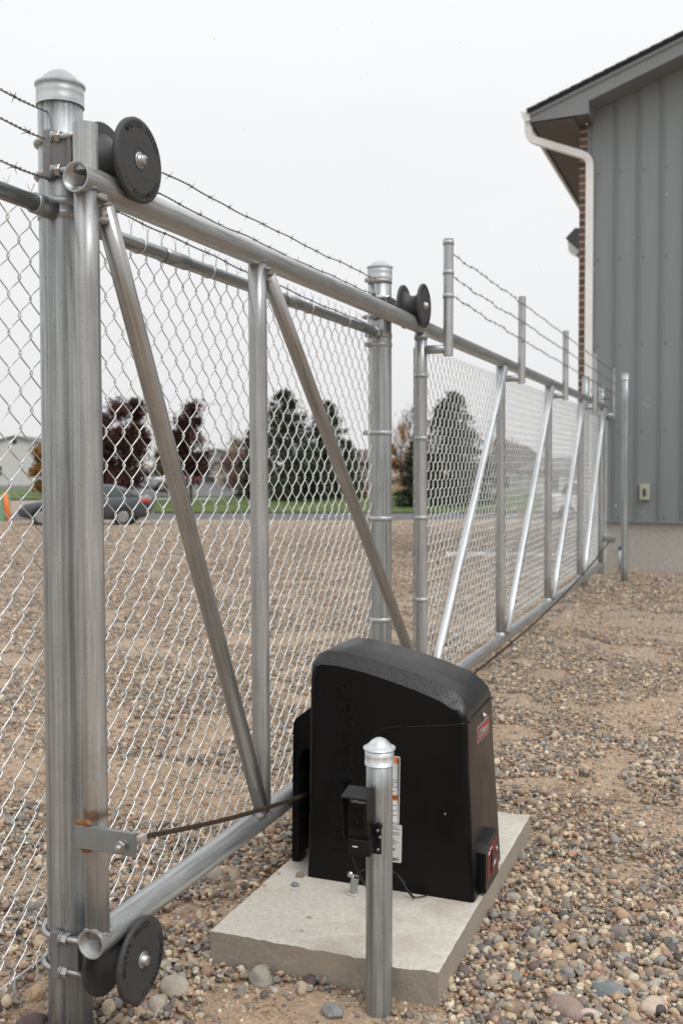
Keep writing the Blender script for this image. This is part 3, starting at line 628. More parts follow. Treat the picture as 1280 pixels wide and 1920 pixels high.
# ================================================================ CHAIN LINK
W_, H_ = .043, .0955
def fabric(x, y0, y1, z0, z1, name, parent, m, per=16, sides=6, r=.00195, B_=.0045, ex=.45, sharp=.89, extra=None, z_off=0.):
    """woven pickets: each wire is a flattened helix hooked round its neighbours"""
    n = int(round((y1-y0)/W_)); zz = np.arange(0, (z1-z0)/H_*per+1); A = W_/2+.0034; k = len(zz)
    th = zz*2*math.pi/per; ang = np.arange(sides)*2*math.pi/sides; Vs = []; Fs = []; g = np.random.default_rng(int(y0*100)+3)
    for i in range(n):
        t_ = th + (math.pi if i % 2 else 0) + z_off; s_ = np.sin(t_); yy = np.arcsin(sharp*s_)/math.asin(sharp)
        cx = np.cos(t_); dx = np.sign(cx)*np.abs(cx)**ex
        wob = .0012*np.sin(zz*.05+i*1.7)+.0008*g.normal()
        Pc = np.stack([x + B_*dx, y0+(i+.5)*W_ + A*yy + wob, z0 + zz*H_/per], 1)
        T_ = np.gradient(Pc, axis=0); T_ /= np.linalg.norm(T_, axis=1)[:, None]
        u = np.cross(T_, [1., 0, 0]); u /= np.linalg.norm(u, axis=1)[:, None]; v = np.cross(T_, u)
        Vs.append((Pc[:, None] + r*(np.cos(ang)[None, :, None]*u[:, None] + np.sin(ang)[None, :, None]*v[:, None])).reshape(-1, 3))
        base = i*k*sides; q = base + (np.arange(k-1)[:, None]*sides + np.arange(sides)[None]); q2 = base + (np.arange(k-1)[:, None]*sides + (np.arange(sides)[None]+1) % sides)
        Fs.append(np.stack([q, q2, q2+sides, q+sides], -1).reshape(-1, 4))
    if extra is not None: Fs.append(np.array(extra.f)+n*k*sides); Vs += extra.v
    V = np.concatenate(Vs) - np.array(ORG[parent.name]); F = np.concatenate(Fs).astype(np.int32)
    me = bpy.data.meshes.new(name); me.vertices.add(len(V)); me.vertices.foreach_set('co', V.astype(np.float32).ravel()); me.loops.add(F.size); me.loops.foreach_set('vertex_index', F.ravel())
    me.polygons.add(len(F)); me.polygons.foreach_set('loop_start', np.arange(len(F), dtype=np.int32)*4); me.polygons.foreach_set('loop_total', np.full(len(F), 4, np.int32))
    me.polygons.foreach_set('use_smooth', np.ones(len(F), bool)); me.update(calc_edges=True); me.materials.append(m)
    o = bpy.data.objects.new(name, me); C.objects.link(o); o.parent = parent; return o
def selvage(mb, x, y0, y1, z, h=.068, up=1, n=4):
    """cut wire ends twisted together above the top rail, splayed into a V"""
    y = y0 + W_; i = 0; g = np.random.default_rng(5)
    while y < y1:
        t_ = np.linspace(0, 1, 14); tw = 2*math.pi*1.7*t_; lean = g.normal(0, .006)
        for ph in (0, math.pi):
            rr = np.where(t_ < .72, .0026, .0026+(t_-.72)*.036); a_ = np.where(t_ < .72, tw, tw[9]) + ph
            mb.tube(np.stack([x+rr*np.sin(a_)*.6+lean*t_, y+rr*np.cos(a_), z+up*h*t_], 1), .0017, n)
        y += 2*W_; i += 1
def barbed(mb, a, b, sag=.01, pitch=.034, barb=.13, n=4, seg=7, wob=.004, seed=1, r=.0016):
    a = np.array(a, float); b = np.array(b, float); ln = np.linalg.norm(b-a); m = int(ln/pitch*seg)+2; t_ = np.linspace(0, 1, m); g = np.random.default_rng(seed)
    ph = g.uniform(0, 6, 3); base = a+(b-a)*t_[:, None]
    off = -sag*4*t_*(1-t_) + wob*np.sin(t_*ln*9+ph[0])*np.minimum(1, np.minimum(t_, 1-t_)*ln*6) + wob*.6*np.sin(t_*ln*23+ph[1]); base[:, 2] += off
    base[:, 0] += wob*.7*np.sin(t_*ln*13+ph[2])
    w2 = 2*math.pi*t_*ln/pitch
    for q in (0, math.pi): mb.tube(base+.0020*np.stack([np.cos(w2+q), 0*w2, np.sin(w2+q)], 1), r, n, caps=False)
    s_ = g.uniform(.02, barb)
    while s_ < ln-.02:
        c = base[int(s_/ln*(m-1))]; a0 = g.uniform(0, 6)
        k = np.linspace(0, 1, 9)*math.pi*2*1.5       # the barb's wrap
        mb.tube(np.stack([c[0]+.0036*np.cos(k+a0), c[1]+(np.linspace(-.006, .006, 9)), c[2]+.0036*np.sin(k+a0)], 1), .0011, n)
        for j in range(4):
            an = a0+j*math.pi/2*1.0+g.normal(0, .2); d = np.array([math.cos(an), g.choice([-1, 1])*g.uniform(.3, .8), math.sin(an)]); d /= np.linalg.norm(d)
            mb.tube([c, c+d*.018], [.0014, .0006], n)
        s_ += barb*g.uniform(.95, 1.05)
# near fence: one run left of the near post, one between the posts, a short one at the building
def fence_run(y0, y1, label, left=False, per=16, sides=6):
    t = thing('chain_link_fence', (FX, (y0+y1)/2, 0), label, 'fence', 'chain link fence runs on the left side')
    ya = y0+.06; yb = y1+(.0 if left else -.06); zr = 2.083
    xf = FX-(.066 if left else .028)
    mb = MB(); selvage(mb, xf, ya, yb, zr+.018); selvage(mb, xf, ya, yb, .14, .05, -1)
    fabric(xf, ya, yb, .135, zr+.012, 'fabric', t, M['mesh_wire'], per, sides, extra=mb)
    mb = MB(); mb.tube([(FX+.008, y, zr+.0+(.012 if left else 0)) for y in np.linspace(y0+.09, y1-.09, 9)], .021, 24); rl = mb.build('top_rail', M['rail_steel'], t)
    z_ = zr+(.012 if left else 0)
    for ye, sg in ((y1, -1),) if left else ((y0, 1), (y1, -1)):
        mb = MB(); mb.tube([(FX+.008, ye+sg*.058, z_), (FX+.008, ye+sg*.125, z_), (FX+.008, ye+sg*.128, z_)], [.026, .026, .022], 24)
        mb.box((FX-.004+.008, ye+sg*.05-.02, z_-.026), (FX+.004+.008, ye+sg*.05+.02, z_+.026)); mb.build('rail_cup', M['rail_steel' if left else 'gate_steel'], t)
    if not left:
        for c in ((y0+y1)/2-.72, (y0+y1)/2+.17): mb = MB(); mb.tube([(FX+.008, c-.07, zr), (FX+.008, c+.07, zr)], .0235, 24); mb.build('rail_sleeve', M['rail_steel'], t)
    mb = MB(); w2 = np.linspace(0, 1, 20); mb.tube(np.stack([np.full(20, FX+.004), y0+.05+(y1-y0-.1)*w2, .175+.004*np.sin(w2*9)+(w2*-.0 if not left else .04*(w2-.6))], 1), .0024, 6); mb.build('tension_wire', M['mesh_wire'], t)
    for k, z in enumerate((2.340, 2.270, 2.17)):
        mb = MB(); barbed(mb, (FX+.0, y0+.05, z), (FX+.0, y1-.055, z + (.004, -.004, -.06)[k]*(0 if left else 1)), seed=k+int(y0*10), wob=.0022); mb.build('barbed_wire', M['barb_wire'], t)
    for y in np.arange(y0+.35, y1-.2, .42):
        mb = MB(); a_ = np.linspace(-2.6, 2.6, 14); mb.tube(np.stack([FX+.008+.0235*np.cos(a_), np.full(14, y)+.004*a_, z_+.0235*np.sin(a_)], 1), .0018, 5); mb.build('tie_wire', M['mesh_wire'], t)
    return t
fence_run(.25, 2.205, 'chain link fence run left of the thick near post, with three barbed strands', left=True)
fence_run(2.205, 4.74, 'chain link fence run between the two thick posts, behind the gate braces')
t = thing('chain_link_fence', (FX, 12.8, 0), 'short far chain link run between the latch post and the building', 'fence', 'chain link fence runs on the left side')
fabric(FX, 12.1, 14.2, .12, 2.06, 'fabric', t, M['gate_mesh_wire'], 8, 4)
mb = MB(); mb.tube([(FX, 12.05, 2.07), (FX, 14.25, 2.07)], .021, 12); mb.build('top_rail', M['rail_steel'], t)
for z in (2.42, 2.31, 2.2): mb = MB(); barbed(mb, (FX+.05, 12.04, z), (FX+.05, 14.22, z), seed=int(z*100), seg=4, n=3); mb.build('barbed_wire', M['barb_wire'], t)
# ================================================================ SLIDING GATE
GXp = -1.457; ZB, ZT = .265, 2.128; LEAN = .028       # uprights lean a touch toward the building at the foot
G = thing('sliding_gate', (GXp, 2.03, 0), 'long galvanized cantilever sliding gate with chain link bays and barbed wire arms', 'gate')
def gy(y, z): return y + .012 + LEAN*(1-(z-ZB)/(ZT-ZB))
YB = [4.83, 6.665, 8.51, 10.385, 12.10]
mb = MB(); mb.pipe((GXp, 2.022, ZT), (GXp, 12.16, ZT), .0365, .0035, 40, open_b=True); mb.build('top_rail', M['gate_steel'], G)
mb = MB(); mb.pipe((GXp, 2.060, ZB+.008), (GXp, 12.10, ZB-.004), .0365, .0035, 40, open_b=True); mb.build('bottom_rail', M['gate_steel'], G)
def upright(y, m='gate_steel', z0=ZB+.02, z1=ZT-.02, r=.030):
    mb = MB(); mb.tube([(GXp, gy(y, z), z) for z in np.linspace(z0, z1, 9)], r, 30); o = mb.build('upright', M[m], G); return o
e = upright(2.052, 'gate_steel_rust', ZB+.02, ZT-.02, .0295)
mb = MB(); mb.pipe((GXp, gy(2.052, 2.27), 2.262), (GXp, gy(2.052, ZT), ZT+.02), .0295, .003, 30); mb.build('upright_stub', M['gate_steel'], G)
upright(2.985)
for y in YB: upright(y)
def brace(a, b, m, r):
    mb = MB(); mb.tube([np.array(a)+(np.array(b)-np.array(a))*i/8 for i in range(9)], r, 26); return mb.build('brace', M[m], G)
brace((GXp+.022, 2.105, 2.075), (GXp+.022, gy(2.94, .3), .31), 'brace_steel', .0255)
brace((GXp+.022, 3.028, 2.07), (GXp+.022, gy(4.79, .3), .32), 'brace_steel', .0255)
for y0, y1 in zip(YB[:-1], YB[1:]): brace((GXp+.04, y0+.055, .315), (GXp+.04, y1-.045, 2.075), 'bright_zinc', .0225)
# welds
def weld(c, r, n=14, tube=.005, seed=0, axis='z', squash=(1, 1), parent=G, m='weld_metal'):
    g = np.random.default_rng(seed); mb = MB(); k = 34; a = np.linspace(0, 2*math.pi, k); rr = r+g.normal(0, .0012, k); u, v = rr*np.cos(a)*squash[0], rr*np.sin(a)*squash[1]; h = g.normal(0, .0018, k)
    pts = np.stack([u, v, h], 1) if axis == 'z' else np.stack([h, u, v], 1)
    if axis == 's':  # saddle: follows the rail's round top
        pts = np.stack([u, v, -(.0365-np.sqrt(np.maximum(.0365**2-u**2, 0)))*1.0+h*.5], 1)
    mb.tube(pts+np.array(c), tube+np.abs(g.normal(0, .0012, k)), 7, caps=False); return mb.build('weld', M[m], parent)
for y, s_ in ((2.052, 1), (2.985, 2)):
    weld((GXp, gy(y, ZB), ZB+.042), .030, seed=s_, axis='s', tube=.0045)
    mb = MB(); c = np.array((GXp, gy(y, ZT), ZT-.036)); mb.tube([c+np.array([.030*math.cos(a), .030*math.sin(a), -.0+.016*abs(math.cos(a))]) for a in np.linspace(0, 6.283, 30)], .004, 7, caps=False); mb.build('weld', M['weld_metal'], G)
mb = MB(); [mb.lump((GXp+.024+.011*math.sin(i*2.1), 2.086+.007*math.cos(i*3.3)+.0015*i, 2.092-.0042*i), .0085+.003*math.sin(i*1.7), 30+i, 3, (1.1, 1.1, .8), .45) for i in range(13)]; mb.build('weld', M['weld_metal'], G)
mb = MB(); [mb.lump((GXp+.024+.009*math.sin(i*2.1), 3.010+.006*math.cos(i*3.3)+.001*i, 2.086-.004*i), .008+.003*math.sin(i*1.7), 40+i, 3, (1.1, 1.1, .8), .45) for i in range(11)]; mb.build('weld', M['weld_metal'], G)
mb = MB(); [mb.lump((GXp+.018+.012*math.sin(i*2.1), 2.955+.004*math.cos(i*3.3), .30+.004*i), .013, 50+i, 2, (1.2, 1.2, .8), .25) for i in range(4)]; mb.build('weld', M['weld_metal'], G)
for y in YB[:-1]:
    mb = MB(); mb.tube([(GXp, gy(y, .3), ZB+.02), (GXp, gy(y, .3), ZB+.034), (GXp, gy(y, .3), ZB+.055)], [.040, .036, .0305], 24); mb.build('weld', M['gate_steel'], G)
# fabric on the far bays
mb = MB(); y = YB[0]+.02+W_
while y < YB[-1]:      # knuckled top edge
    a = np.linspace(0, math.pi, 8); mb.tube(np.stack([GXp-.036+.004*np.cos(a), y+.010*np.cos(a), 2.034+.016*np.sin(a)], 1), .0019, 4); y += 2*W_
fabric(GXp-.036, YB[0]+.02, YB[-1], .325, 2.035, 'fabric', G, M['gate_mesh_wire'], 12, 4, r=.0021, B_=.0075, ex=.9, sharp=.97, extra=mb)
mb = MB(); mb.box((GXp-.045, YB[0]+.035, .33), (GXp-.040, YB[0]+.053, 2.03)); mb.build('tension_bar', M['gate_steel'], G)
for z in (2.075, 1.885, 1.575, 1.18, .77): mb = MB(); band(mb, (GXp, gy(YB[0], z), z), .0305, .02, tail=(.0, 1)); mb.build('band', M['cap_steel'], G)
def tie(mb, c, r, tilt=0):
    a = np.linspace(0, 2*math.pi, 16); mb.tube(np.stack([c[0]+r*np.cos(a), c[1]+r*np.sin(a), c[2]+.006*np.sin(a+1)], 1), .0019, 5)
for y0, y1 in zip(YB[:-1], YB[1:]):
    for z in (1.75, 1.3, .85, .5):
        mb = MB(); q = (z-.315)/1.76; tie(mb, (GXp+.04, (y0+.055)*(1-q)+(y1-.045)*q, z), .026); mb.build('tie_wire', M['dark_steel'], G)
for y in YB[1:-1]:
    for z in (1.5, 1.0, .5): mb = MB(); tie(mb, (GXp, gy(y, z), z), .032); mb.build('tie_wire', M['cap_steel'], G)
# barbed wire arms
XA = -1.318
for i, y in enumerate(YB):
    t = MB(); ys = gy(y, 2); yo = .0 if i else .0
    t.tube([(GXp+.02, ys, 2.012), (XA, ys+yo, 2.012)], .0215, 20); arm = t.build('barb_arm', M['gate_steel'], G)
    t = MB(); k = .0245 if i < 4 else .014; t.pipe((XA, ys, 2.548), (XA, ys, 1.978), k, .003, 24, open_a=False); t.build('arm_pipe', M['gate_steel'], arm)
    if i in (0,):
        for z in (2.53, 2.385, 2.27): t = MB(); band(t, (XA, ys, z), .0247, .022); t.build('band', M['cap_steel'], arm)
    else:
        for z in (2.49, 2.37, 2.255):
            t = MB(); a = np.linspace(0, 6.283, 14); t.tube(np.stack([XA+(k+.002)*np.cos(a), ys+(k+.002)*np.sin(a), z+0*a], 1), .002, 5); t.build('tie_wire', M['cap_steel'], arm)
for k, (za, zb) in enumerate(((2.475, 2.49), (2.365, 2.375), (2.27, 2.255))):
    t = MB()
    for i in range(4): barbed(t, (XA+.022, gy(YB[i], 2), za if i == 0 else zb), (XA+.022, gy(YB[i+1], 2), zb), sag=(.0, .01, .005)[k], wob=.004 if i == 0 else .002, seed=70+k*5+i, seg=5, n=3, r=.0015, barb=.125)
    t.build('barbed_wire', M['barb_wire'], G)
# flat bracket welded across the end upright, with the chain bolt
mb = MB(); mb.bbox((-1.472, 2.022, .524), (-1.306, 2.034, .580), .0015); br_ = mb.build('chain_bracket', M['plate_steel'], G)
mb = MB(); mb.lathe([(.017, 0), (.017, .002)], (-1.338, 2.0198, .548), 'y', 24); mb.lathe([(.0135, 0), (.0152, .002), (.0152, .011)], (-1.338, 2.0085, .548), 'y', 6, False); mb.tube([(-1.338, 1.9965, .548), (-1.338, 1.998, .548), (-1.338, 2.05, .548)], [.0062, .0072, .0072], 16); mb.build('bolt', M['bolt_steel'], br_)
mb = MB(); [mb.lump((-1.466+.007*i, 2.030+.004*math.sin(i), .583+.002*math.cos(i*2)), .0085, 60+i, 2, (1, 1, .9), .3) for i in range(5)]
rust = simple('rust_crust', (.25, .11, .045), .9, 0, 120, .8, .9, .004); mb.build('weld', rust, br_)
mb = MB(); [mb.lump((-1.455+.006*i, 2.032, .520), .007, 70+i, 2, (1, 1, .9), .3) for i in range(4)]; mb.build('weld', rust, br_)
mb = MB(); mb.bbox((GXp+.02, 12.10, .53), (GXp+.17, 12.11, .59), .001); mb.build('chain_bracket', M['plate_steel'], G)
# ---------------------------------------------------------------- drive chain
D = thing('drive_chain', (-1.338, 2.06, .5), 'thin dark roller chain running along the gate from the end bracket through the black opener', 'chain')
mb = MB(); mb.tube([(-1.338, 2.046, .548), (-1.338, 2.095, .537)], .0065, 12); mb.bbox((-1.345, 2.09, .527), (-1.331, 2.118, .545), .001); mb.build('threaded_rod', mat('rod_zinc', (.55, .48, .47), .45, .5), D)
def chain(mb, pts, pitch=.0127):
    pts = np.array(pts, float); seg = np.linalg.norm(np.diff(pts, axis=0), axis=1); s_ = np.concatenate([[0], np.cumsum(seg)]); n = int(s_[-1]/pitch)
    q = np.stack([np.interp(np.arange(n+1)*pitch, s_, pts[:, k]) for k in range(3)], 1)
    for i in range(n):
        a, b = q[i], q[i+1]; d = (b-a)/pitch; an = math.atan2(d[2], d[1]); c_, s2 = math.cos(an), math.sin(an); Rm = np.array([[1, 0, 0], [0, c_, -s2], [0, s2, c_]])
        o_ = .0045 if i % 2 else .0033
        for sg in (-1, 1): mb.box((sg*o_-.0006, -.0035, -.0052), (sg*o_+.0006, .0162, .0052), rot=Rm, at=a)
        if i < 130: mb.tube([a-np.array([.003, 0, 0]), a+np.array([.003, 0, 0])], .0042, 6)
y_ = np.linspace(2.115, 3.13, 12); mb = MB(); chain(mb, [(-1.338, y, .537-(y-2.115)*.203-.012*math.sin(math.pi*(y-2.115)/1.015)) for y in y_]); mb.build('near_run', M['chain_steel'], D)
yy = np.linspace(3.40, 12.08, 40); t_ = (yy-3.4)/8.68; mb = MB(); chain(mb, np.stack([np.full(40, -1.338), yy, .33+(.565-.33)*t_ - .19*4*t_*(1-t_)*.72], 1)); mb.build('far_run', M['chain_steel'], D)
# ================================================================ ROLLERS
def roller(y, z, post_x, label, text=True, rot=0., bz=0.0, r_post=.057, grp='cantilever gate rollers'):
    """grooved wheel on a stud, held to its post by a casting and two U bolts"""
    t = thing('gate_roller', (post_x, y, z), label, 'roller', grp); cx = GXp
    pr = [(.010, -.058), (.098, -.058), (.105, -.055), (.105, -.046), (.101, -.043), (.075, -.040), (.062, -.028), (.052, -.012), (.049, 0), (.052, .012), (.062, .028), (.075, .040), (.101, .043), (.105, .046), (.105, .055), (.098, .058), (.032, .058), (.031, .0565), (.012, .0565)]
    mb = MB(); mb.lathe(pr, (cx, y, z), 'x', 64); me_ = mb; wh = mb.build('wheel', M['wheel_plastic'], t)
    for p in wh.data.polygons: p.use_smooth = abs(p.normal.x) < .97
    mb = MB(); mb.lathe([(.021, .0), (.021, .002), (.017, .0025)], (cx+.0565, y, z), 'x', 28); mb.lathe([(.0155, 0), (.0155, .003), (.0125, .0035), (.0125, .012), (.011, .014), (.001, .0145)], (cx+.0585, y, z), 'x', 24); mb.build('axle_bolt', M['bolt_steel'], t)
    if text:
        for word, a0, step, inward in (('MASTER HALCO', R(90+52)+rot, -R(9.4), 0), ('LOADMASTER-II', R(-90-52)+rot+R(104), -R(9.0), 0)):
            mb = MB()
            if word[0] == 'L': a0 = R(-22)+rot
            for i, ch in enumerate(word):
                if ch == ' ': continue
                a = a0+i*step; o_ = np.array([cx+.0578, y+.080*math.cos(a), z+.080*math.sin(a)]); up = np.array([0, math.cos(a), math.sin(a)]); rt = np.array([0, math.sin(a), -math.cos(a)])
                add_text(mb, ch, o_, rt, up, .0150, depth=.0016, bold=.02, center=True)
            mb.build('lettering', M['lettering_black'], t)
    # casting
    mb = MB(); xo = post_x; zb = z+bz
    for sg in (-1, 1): mb.bbox((xo-.004, y+sg*(r_post+.013)-.010, zb-.062), (xo+.022, y+sg*(r_post+.013)+.010, zb+.062), .006)
    mb.bbox((xo+r_post+.003, y-r_post-.012, zb-.05), (xo+r_post+.018, y+r_post+.012, zb+.05), .004)
    for sg in (-1, 1): mb.prism([(xo+.014, y+sg*(r_post+.006)), (xo+.014, y+sg*(r_post+.021)), (xo+r_post+.012, y+sg*(r_post-.002)), (xo+r_post+.012, y+sg*(r_post-.018))], zb-.044, zb+.044, 'xy')
    mb.prism([(xo+.01, y-r_post-.016), (xo+r_post+.09, y-.016), (xo+r_post+.09, y+.016), (xo+.01, y+r_post+.016)], zb-.008, zb+.004, 'xy')
    mb.tube([(xo+r_post+.01, y, z+bz*.3), (cx-.06, y, z)], .019, 18); mb.tube([(cx-.062, y, z), (cx+.05, y, z)], .010, 12); mb.build('bracket', M['cast_steel'], t)
    for dz in (.042, -.042):
        ub = MB(); a = np.linspace(math.pi/2, 3*math.pi/2, 22); rr = r_post+.0085
        arc = [(xo+rr*math.cos(q)*1.02, y+rr*math.sin(q), zb+dz) for q in a]; ub.tube([(xo+.088, y+rr, zb+dz), (xo+.03, y+rr, zb+dz)]+arc+[(xo+.03, y-rr, zb+dz), (xo+.090, y-rr, zb+dz)], .0078, 14); u = ub.build('u_bolt', M['bolt_steel'], t)
        for sg in (-1, 1):
            nb = MB(); c = (xo+.022, y+sg*rr, zb+dz); nb.lathe([(.019, 0), (.019, .0025)], c, 'x', 24); nb.lathe([(.017, .0025), (.017, .006)], c, 'x', 22); nb.lathe([(.0145, .006), (.0158, .008), (.0158, .020), (.014, .022)], c, 'x', 6, False)
            nb.build('nut', M['bolt_steel'], u)
    return t
roller(2.212, ZT+.083, -1.632, 'upper near gate roller on the thick left post, grooved black wheel above the top rail', True, R(-8), .02)
roller(2.205, ZB-.086, -1.624, 'lower near gate roller at ground level below the open end of the bottom rail', True, R(38), .008)
roller(4.725, ZT+.083, -1.645, 'farther black gate roller on the second thick post, riding the top rail', True, 0)
# ================================================================ SLAB AND OPERATOR
S = MB(); bm = bmesh.new(); bmesh.ops.create_cube(bm, size=1)
for q in bm.verts: q.co = Vector(((-1.412 if q.co.x < 0 else -.725), (2.585 if q.co.y < 0 else 3.885), (-.12 if q.co.z < 0 else .09)))
bmesh.ops.subdivide_edges(bm, edges=bm.edges[:], cuts=70, use_grid_fill=True)
V = np.array([tuple(q.co) for q in bm.verts]); F = [[q.index for q in f.verts] for f in bm.faces]; bm.free()
e = np.minimum(np.minimum(np.abs(V[:, 0]+1.412), np.abs(V[:, 0]+.725)), np.minimum(np.abs(V[:, 1]-2.585), np.abs(V[:, 1]-3.885)))
V[:, 2] += (V[:, 2] > .085)*.0012*(fbm(V[:, 0], V[:, 1], 6, 3, 9)-.5)
rag = lambda t: .0048*(fbm(t, t*0+1, 40, 3, 14)-.3)
e = np.minimum(np.minimum(np.abs(V[:, 0]+1.412), np.abs(V[:, 0]+.725)), np.minimum(np.abs(V[:, 1]-2.585), np.abs(V[:, 1]-3.885)))
V[:, 2] -= (e < .001)*(V[:, 2] > .085)*np.maximum(rag(V[:, 0]+V[:, 1]), 0)*1.5
chip = np.exp(-(((V[:, 0]+.83)/.055)**2+((V[:, 1]-2.585)/.02)**2))*(V[:, 2] > .05); V[:, 2] -= chip*.007*(.2+fbm(V[:, 0], V[:, 1], 60, 2, 2))
V[:, 1] += .004*(fbm(V[:, 0]*1., V[:, 2]+3, 18, 3, 6)-.5)*(V[:, 1] < 2.6)
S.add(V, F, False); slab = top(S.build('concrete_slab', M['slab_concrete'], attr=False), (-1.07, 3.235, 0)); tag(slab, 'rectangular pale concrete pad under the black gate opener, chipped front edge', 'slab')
O = thing('gate_operator', (-1.02, 3.24, .09), 'tall black plastic gate opener housing with sloped wet top, standing on the concrete pad', 'gate opener')
def cover(poly, y0, y1, zb, rt=.040, rs=.022, shear=.035, zs=.65):
    """extruded outline (x,z) with a chamfered top edge and rounded corners"""
    n = len(poly); p = np.array(poly, float); T_ = np.roll(p, -1, 0)-np.roll(p, 1, 0); nn = np.stack([-T_[:, 1], T_[:, 0]], 1); nn /= np.linalg.norm(nn, axis=1)[:, None]
    if (nn*(p-p.mean(0))).sum() < 0: nn = -nn
    wt = np.clip((nn[:, 1]-.35)*2.6, 0, 1)
    steps = [(0, 1)] + [(1-math.cos(a), 1-math.sin(a)) for a in np.linspace(.25, math.pi/2, 5)]
    tsteps = [(0, 1), (.02, .975), (.34, .66), (.68, .33), (.97, .03), (1, 0)]
    L_ = []
    def layer(side, k):
        (sa, sb), (ta, tb) = steps[k], tsteps[k]; ins = rs*sb*(1-wt)+rt*tb*wt; dy = rs*sa*(1-wt)+rt*ta*wt
        q = p-nn*ins[:, None]; q[:, 1] = np.maximum(q[:, 1], zb); q[p[:, 1] <= zb+1e-6, 1] = zb
        yv = (y0+dy+shear*np.clip((q[:, 1]-zb)/zs, 0, 1.1)) if side == 0 else y1-dy
        return np.stack([q[:, 0], yv, q[:, 1]], 1)
    for k in range(6): L_.append(layer(0, k))
    for k in range(5, -1, -1): L_.append(layer(1, k))
    mb = MB(); m = len(L_); F = [(i*n+j, (i+1)*n+j, (i+1)*n+(j+1) % n, i*n+(j+1) % n) for i in range(m-1) for j in range(n)]
    mb.add(np.concatenate(L_), [tuple(range(n))] + F + [tuple((m-1)*n+j for j in range(n))[::-1]], [False]+[True]*len(F)+[False]); return mb
cp = [(-1.300, .092), (-1.302, .3), (-1.304, .55), (-1.305, .74), (-1.302, .785), (-1.288, .815), (-1.26, .828), (-1.20, .827), (-1.10, .811), (-1.0, .787), (-.93, .768), (-.86, .745), (-.825, .730), (-.798, .710), (-.780, .686), (-.772, .655), (-.768, .62), (-.764, .5), (-.750, .3), (-.738, .092)]
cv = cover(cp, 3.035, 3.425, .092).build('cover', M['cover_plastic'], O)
sm_ = cv.data
def fy(z): return 3.035+.035*min(max((z-.092)/.65, 0), 1.1)     # front face of the cover at height z
mb = MB(); sm = [(-1.085, .13), (-1.090, .40), (-1.088, .52), (-1.075, .572), (-1.045, .598), (-1.0, .608), (-.92, .617), (-.84, .627), (-.800, .634), (-.775, .640)]
mb.tube([(x, fy(z)-.0002, z) for x, z in sm], .0018, 8); mb.tube([(-.7685, 3.085, .640), (-.7675, 3.12, .642), (-.7675, 3.24, .646), (-.7675, 3.40, .650)], .003, 8); mb.build('seam', M['cover_plastic'], cv)
mb = MB(); add_text(mb, 'LiftMaster', (-1.150, fy(.16)-.0005, .165), (0, .054, 1), (-1, 0, 0), .070, width=.575, depth=.007, bold=.03, spacing=1.02); mb.build('lettering', M['cover_plastic'], cv)
mb = MB(); mb.prism([(-1.22, 3.26), (-1.16, 3.16), (-1.08, 3.16), (-1.14, 3.30)], .8, .802, 'xy'); 
for x, z in ((-.771, .605),): mb = MB(); mb.lathe([(.011, 0), (.011, .003), (.007, .004), (.007, .010), (.005, .011)], (x+.004, 3.27, .618), 'x', 14); mb.build('lock_screw', M['bolt_steel'], cv)
mb = MB(); mb.lathe([(.010, 0), (.010, -.002), (.007, -.003), (.007, -.008), (.006, -.009)], (-1.147, fy(.12), .120), 'y', 14); mb.build('bolt', M['bolt_steel'], cv)
mb = MB(); [mb.lathe([(.0035, 0), (.003, -.002)], (x, fy(z), z), 'y', 8) for x, z in ((-.835, .353),)]; mb.build('rivet', M['bolt_steel'], cv)
# red name plate on the right face
def side_x(z): return np.interp(z, [.092, .3, .5, .62, .655], [-.738, -.750, -.7635, -.7675, -.772])
def side_panel(name, y0, y1, z0, z1, m, parent, off=.0022, tilt=0):
    mb = MB(); V = []
    for o_ in (0, off):
        for y, z in ((y0, z0), (y1, z0+tilt), (y1, z1+tilt), (y0, z1)): V.append((side_x(z)+o_, y, z))
    mb.add(V, [(4, 5, 6, 7), (0, 1, 5, 4), (1, 2, 6, 5), (2, 3, 7, 6), (3, 0, 4, 7)]); return mb.build(name, m, parent)
pl = side_panel('name_plate', 3.175, 3.345, .548, .600, M['cap_steel'], cv); side_panel('plate_face', 3.179, 3.341, .552, .596, M['label_red'], pl, .0030)
mb = MB(); add_text(mb, 'LiftMaster', (side_x(.56)+.0040, 3.189, .5625), (0, 1, 0), (-.06, 0, 1), .024, width=.142, depth=.001, bold=.03); mb.build('plate_lettering', M['cap_steel'], pl)
# disconnect box low on the right face
mb = MB(); bx = [(3.098, .098), (3.098, .225), (3.118, .250), (3.262, .250), (3.278, .235), (3.278, .098)]
bb = MB(); bb.prism(bx, -.752, -.716, 'yz'); bxo = bb.build('release_box', M['cover_plastic'], O)
mb = MB(); mb.prism([(3.118, .128), (3.118, .212), (3.135, .230), (3.262, .230), (3.262, .128)], -.716, -.7148, 'yz'); mb.build('box_label', mat('label_dark_red', (.16, .03, .025), .45), bxo)
mb = MB(); mb.bbox((-.7149, 3.165, .140), (-.7115, 3.190, .205), .001); mb.build('key_slot', M['lens_black'], bxo)
mb = MB(); mb.lathe([(.010, 0), (.010, .004), (.006, .006)], (-.7149, 3.238, .192), 'x', 14); mb.build('lock', M['bolt_steel'], bxo)
mb = MB(); add_text(mb, 'ON', (-.7144, 3.128, .208), (0, 1, 0), (0, 0, 1), .010, depth=.001); add_text(mb, 'RESET', (-.7144, 3.196, .150), (0, 1, 0), (0, 0, 1), .011, depth=.001); mb.box((-.7148, 3.15, .218), (-.7142, 3.18, .222)); mb.build('box_lettering', M['label_white'], bxo)
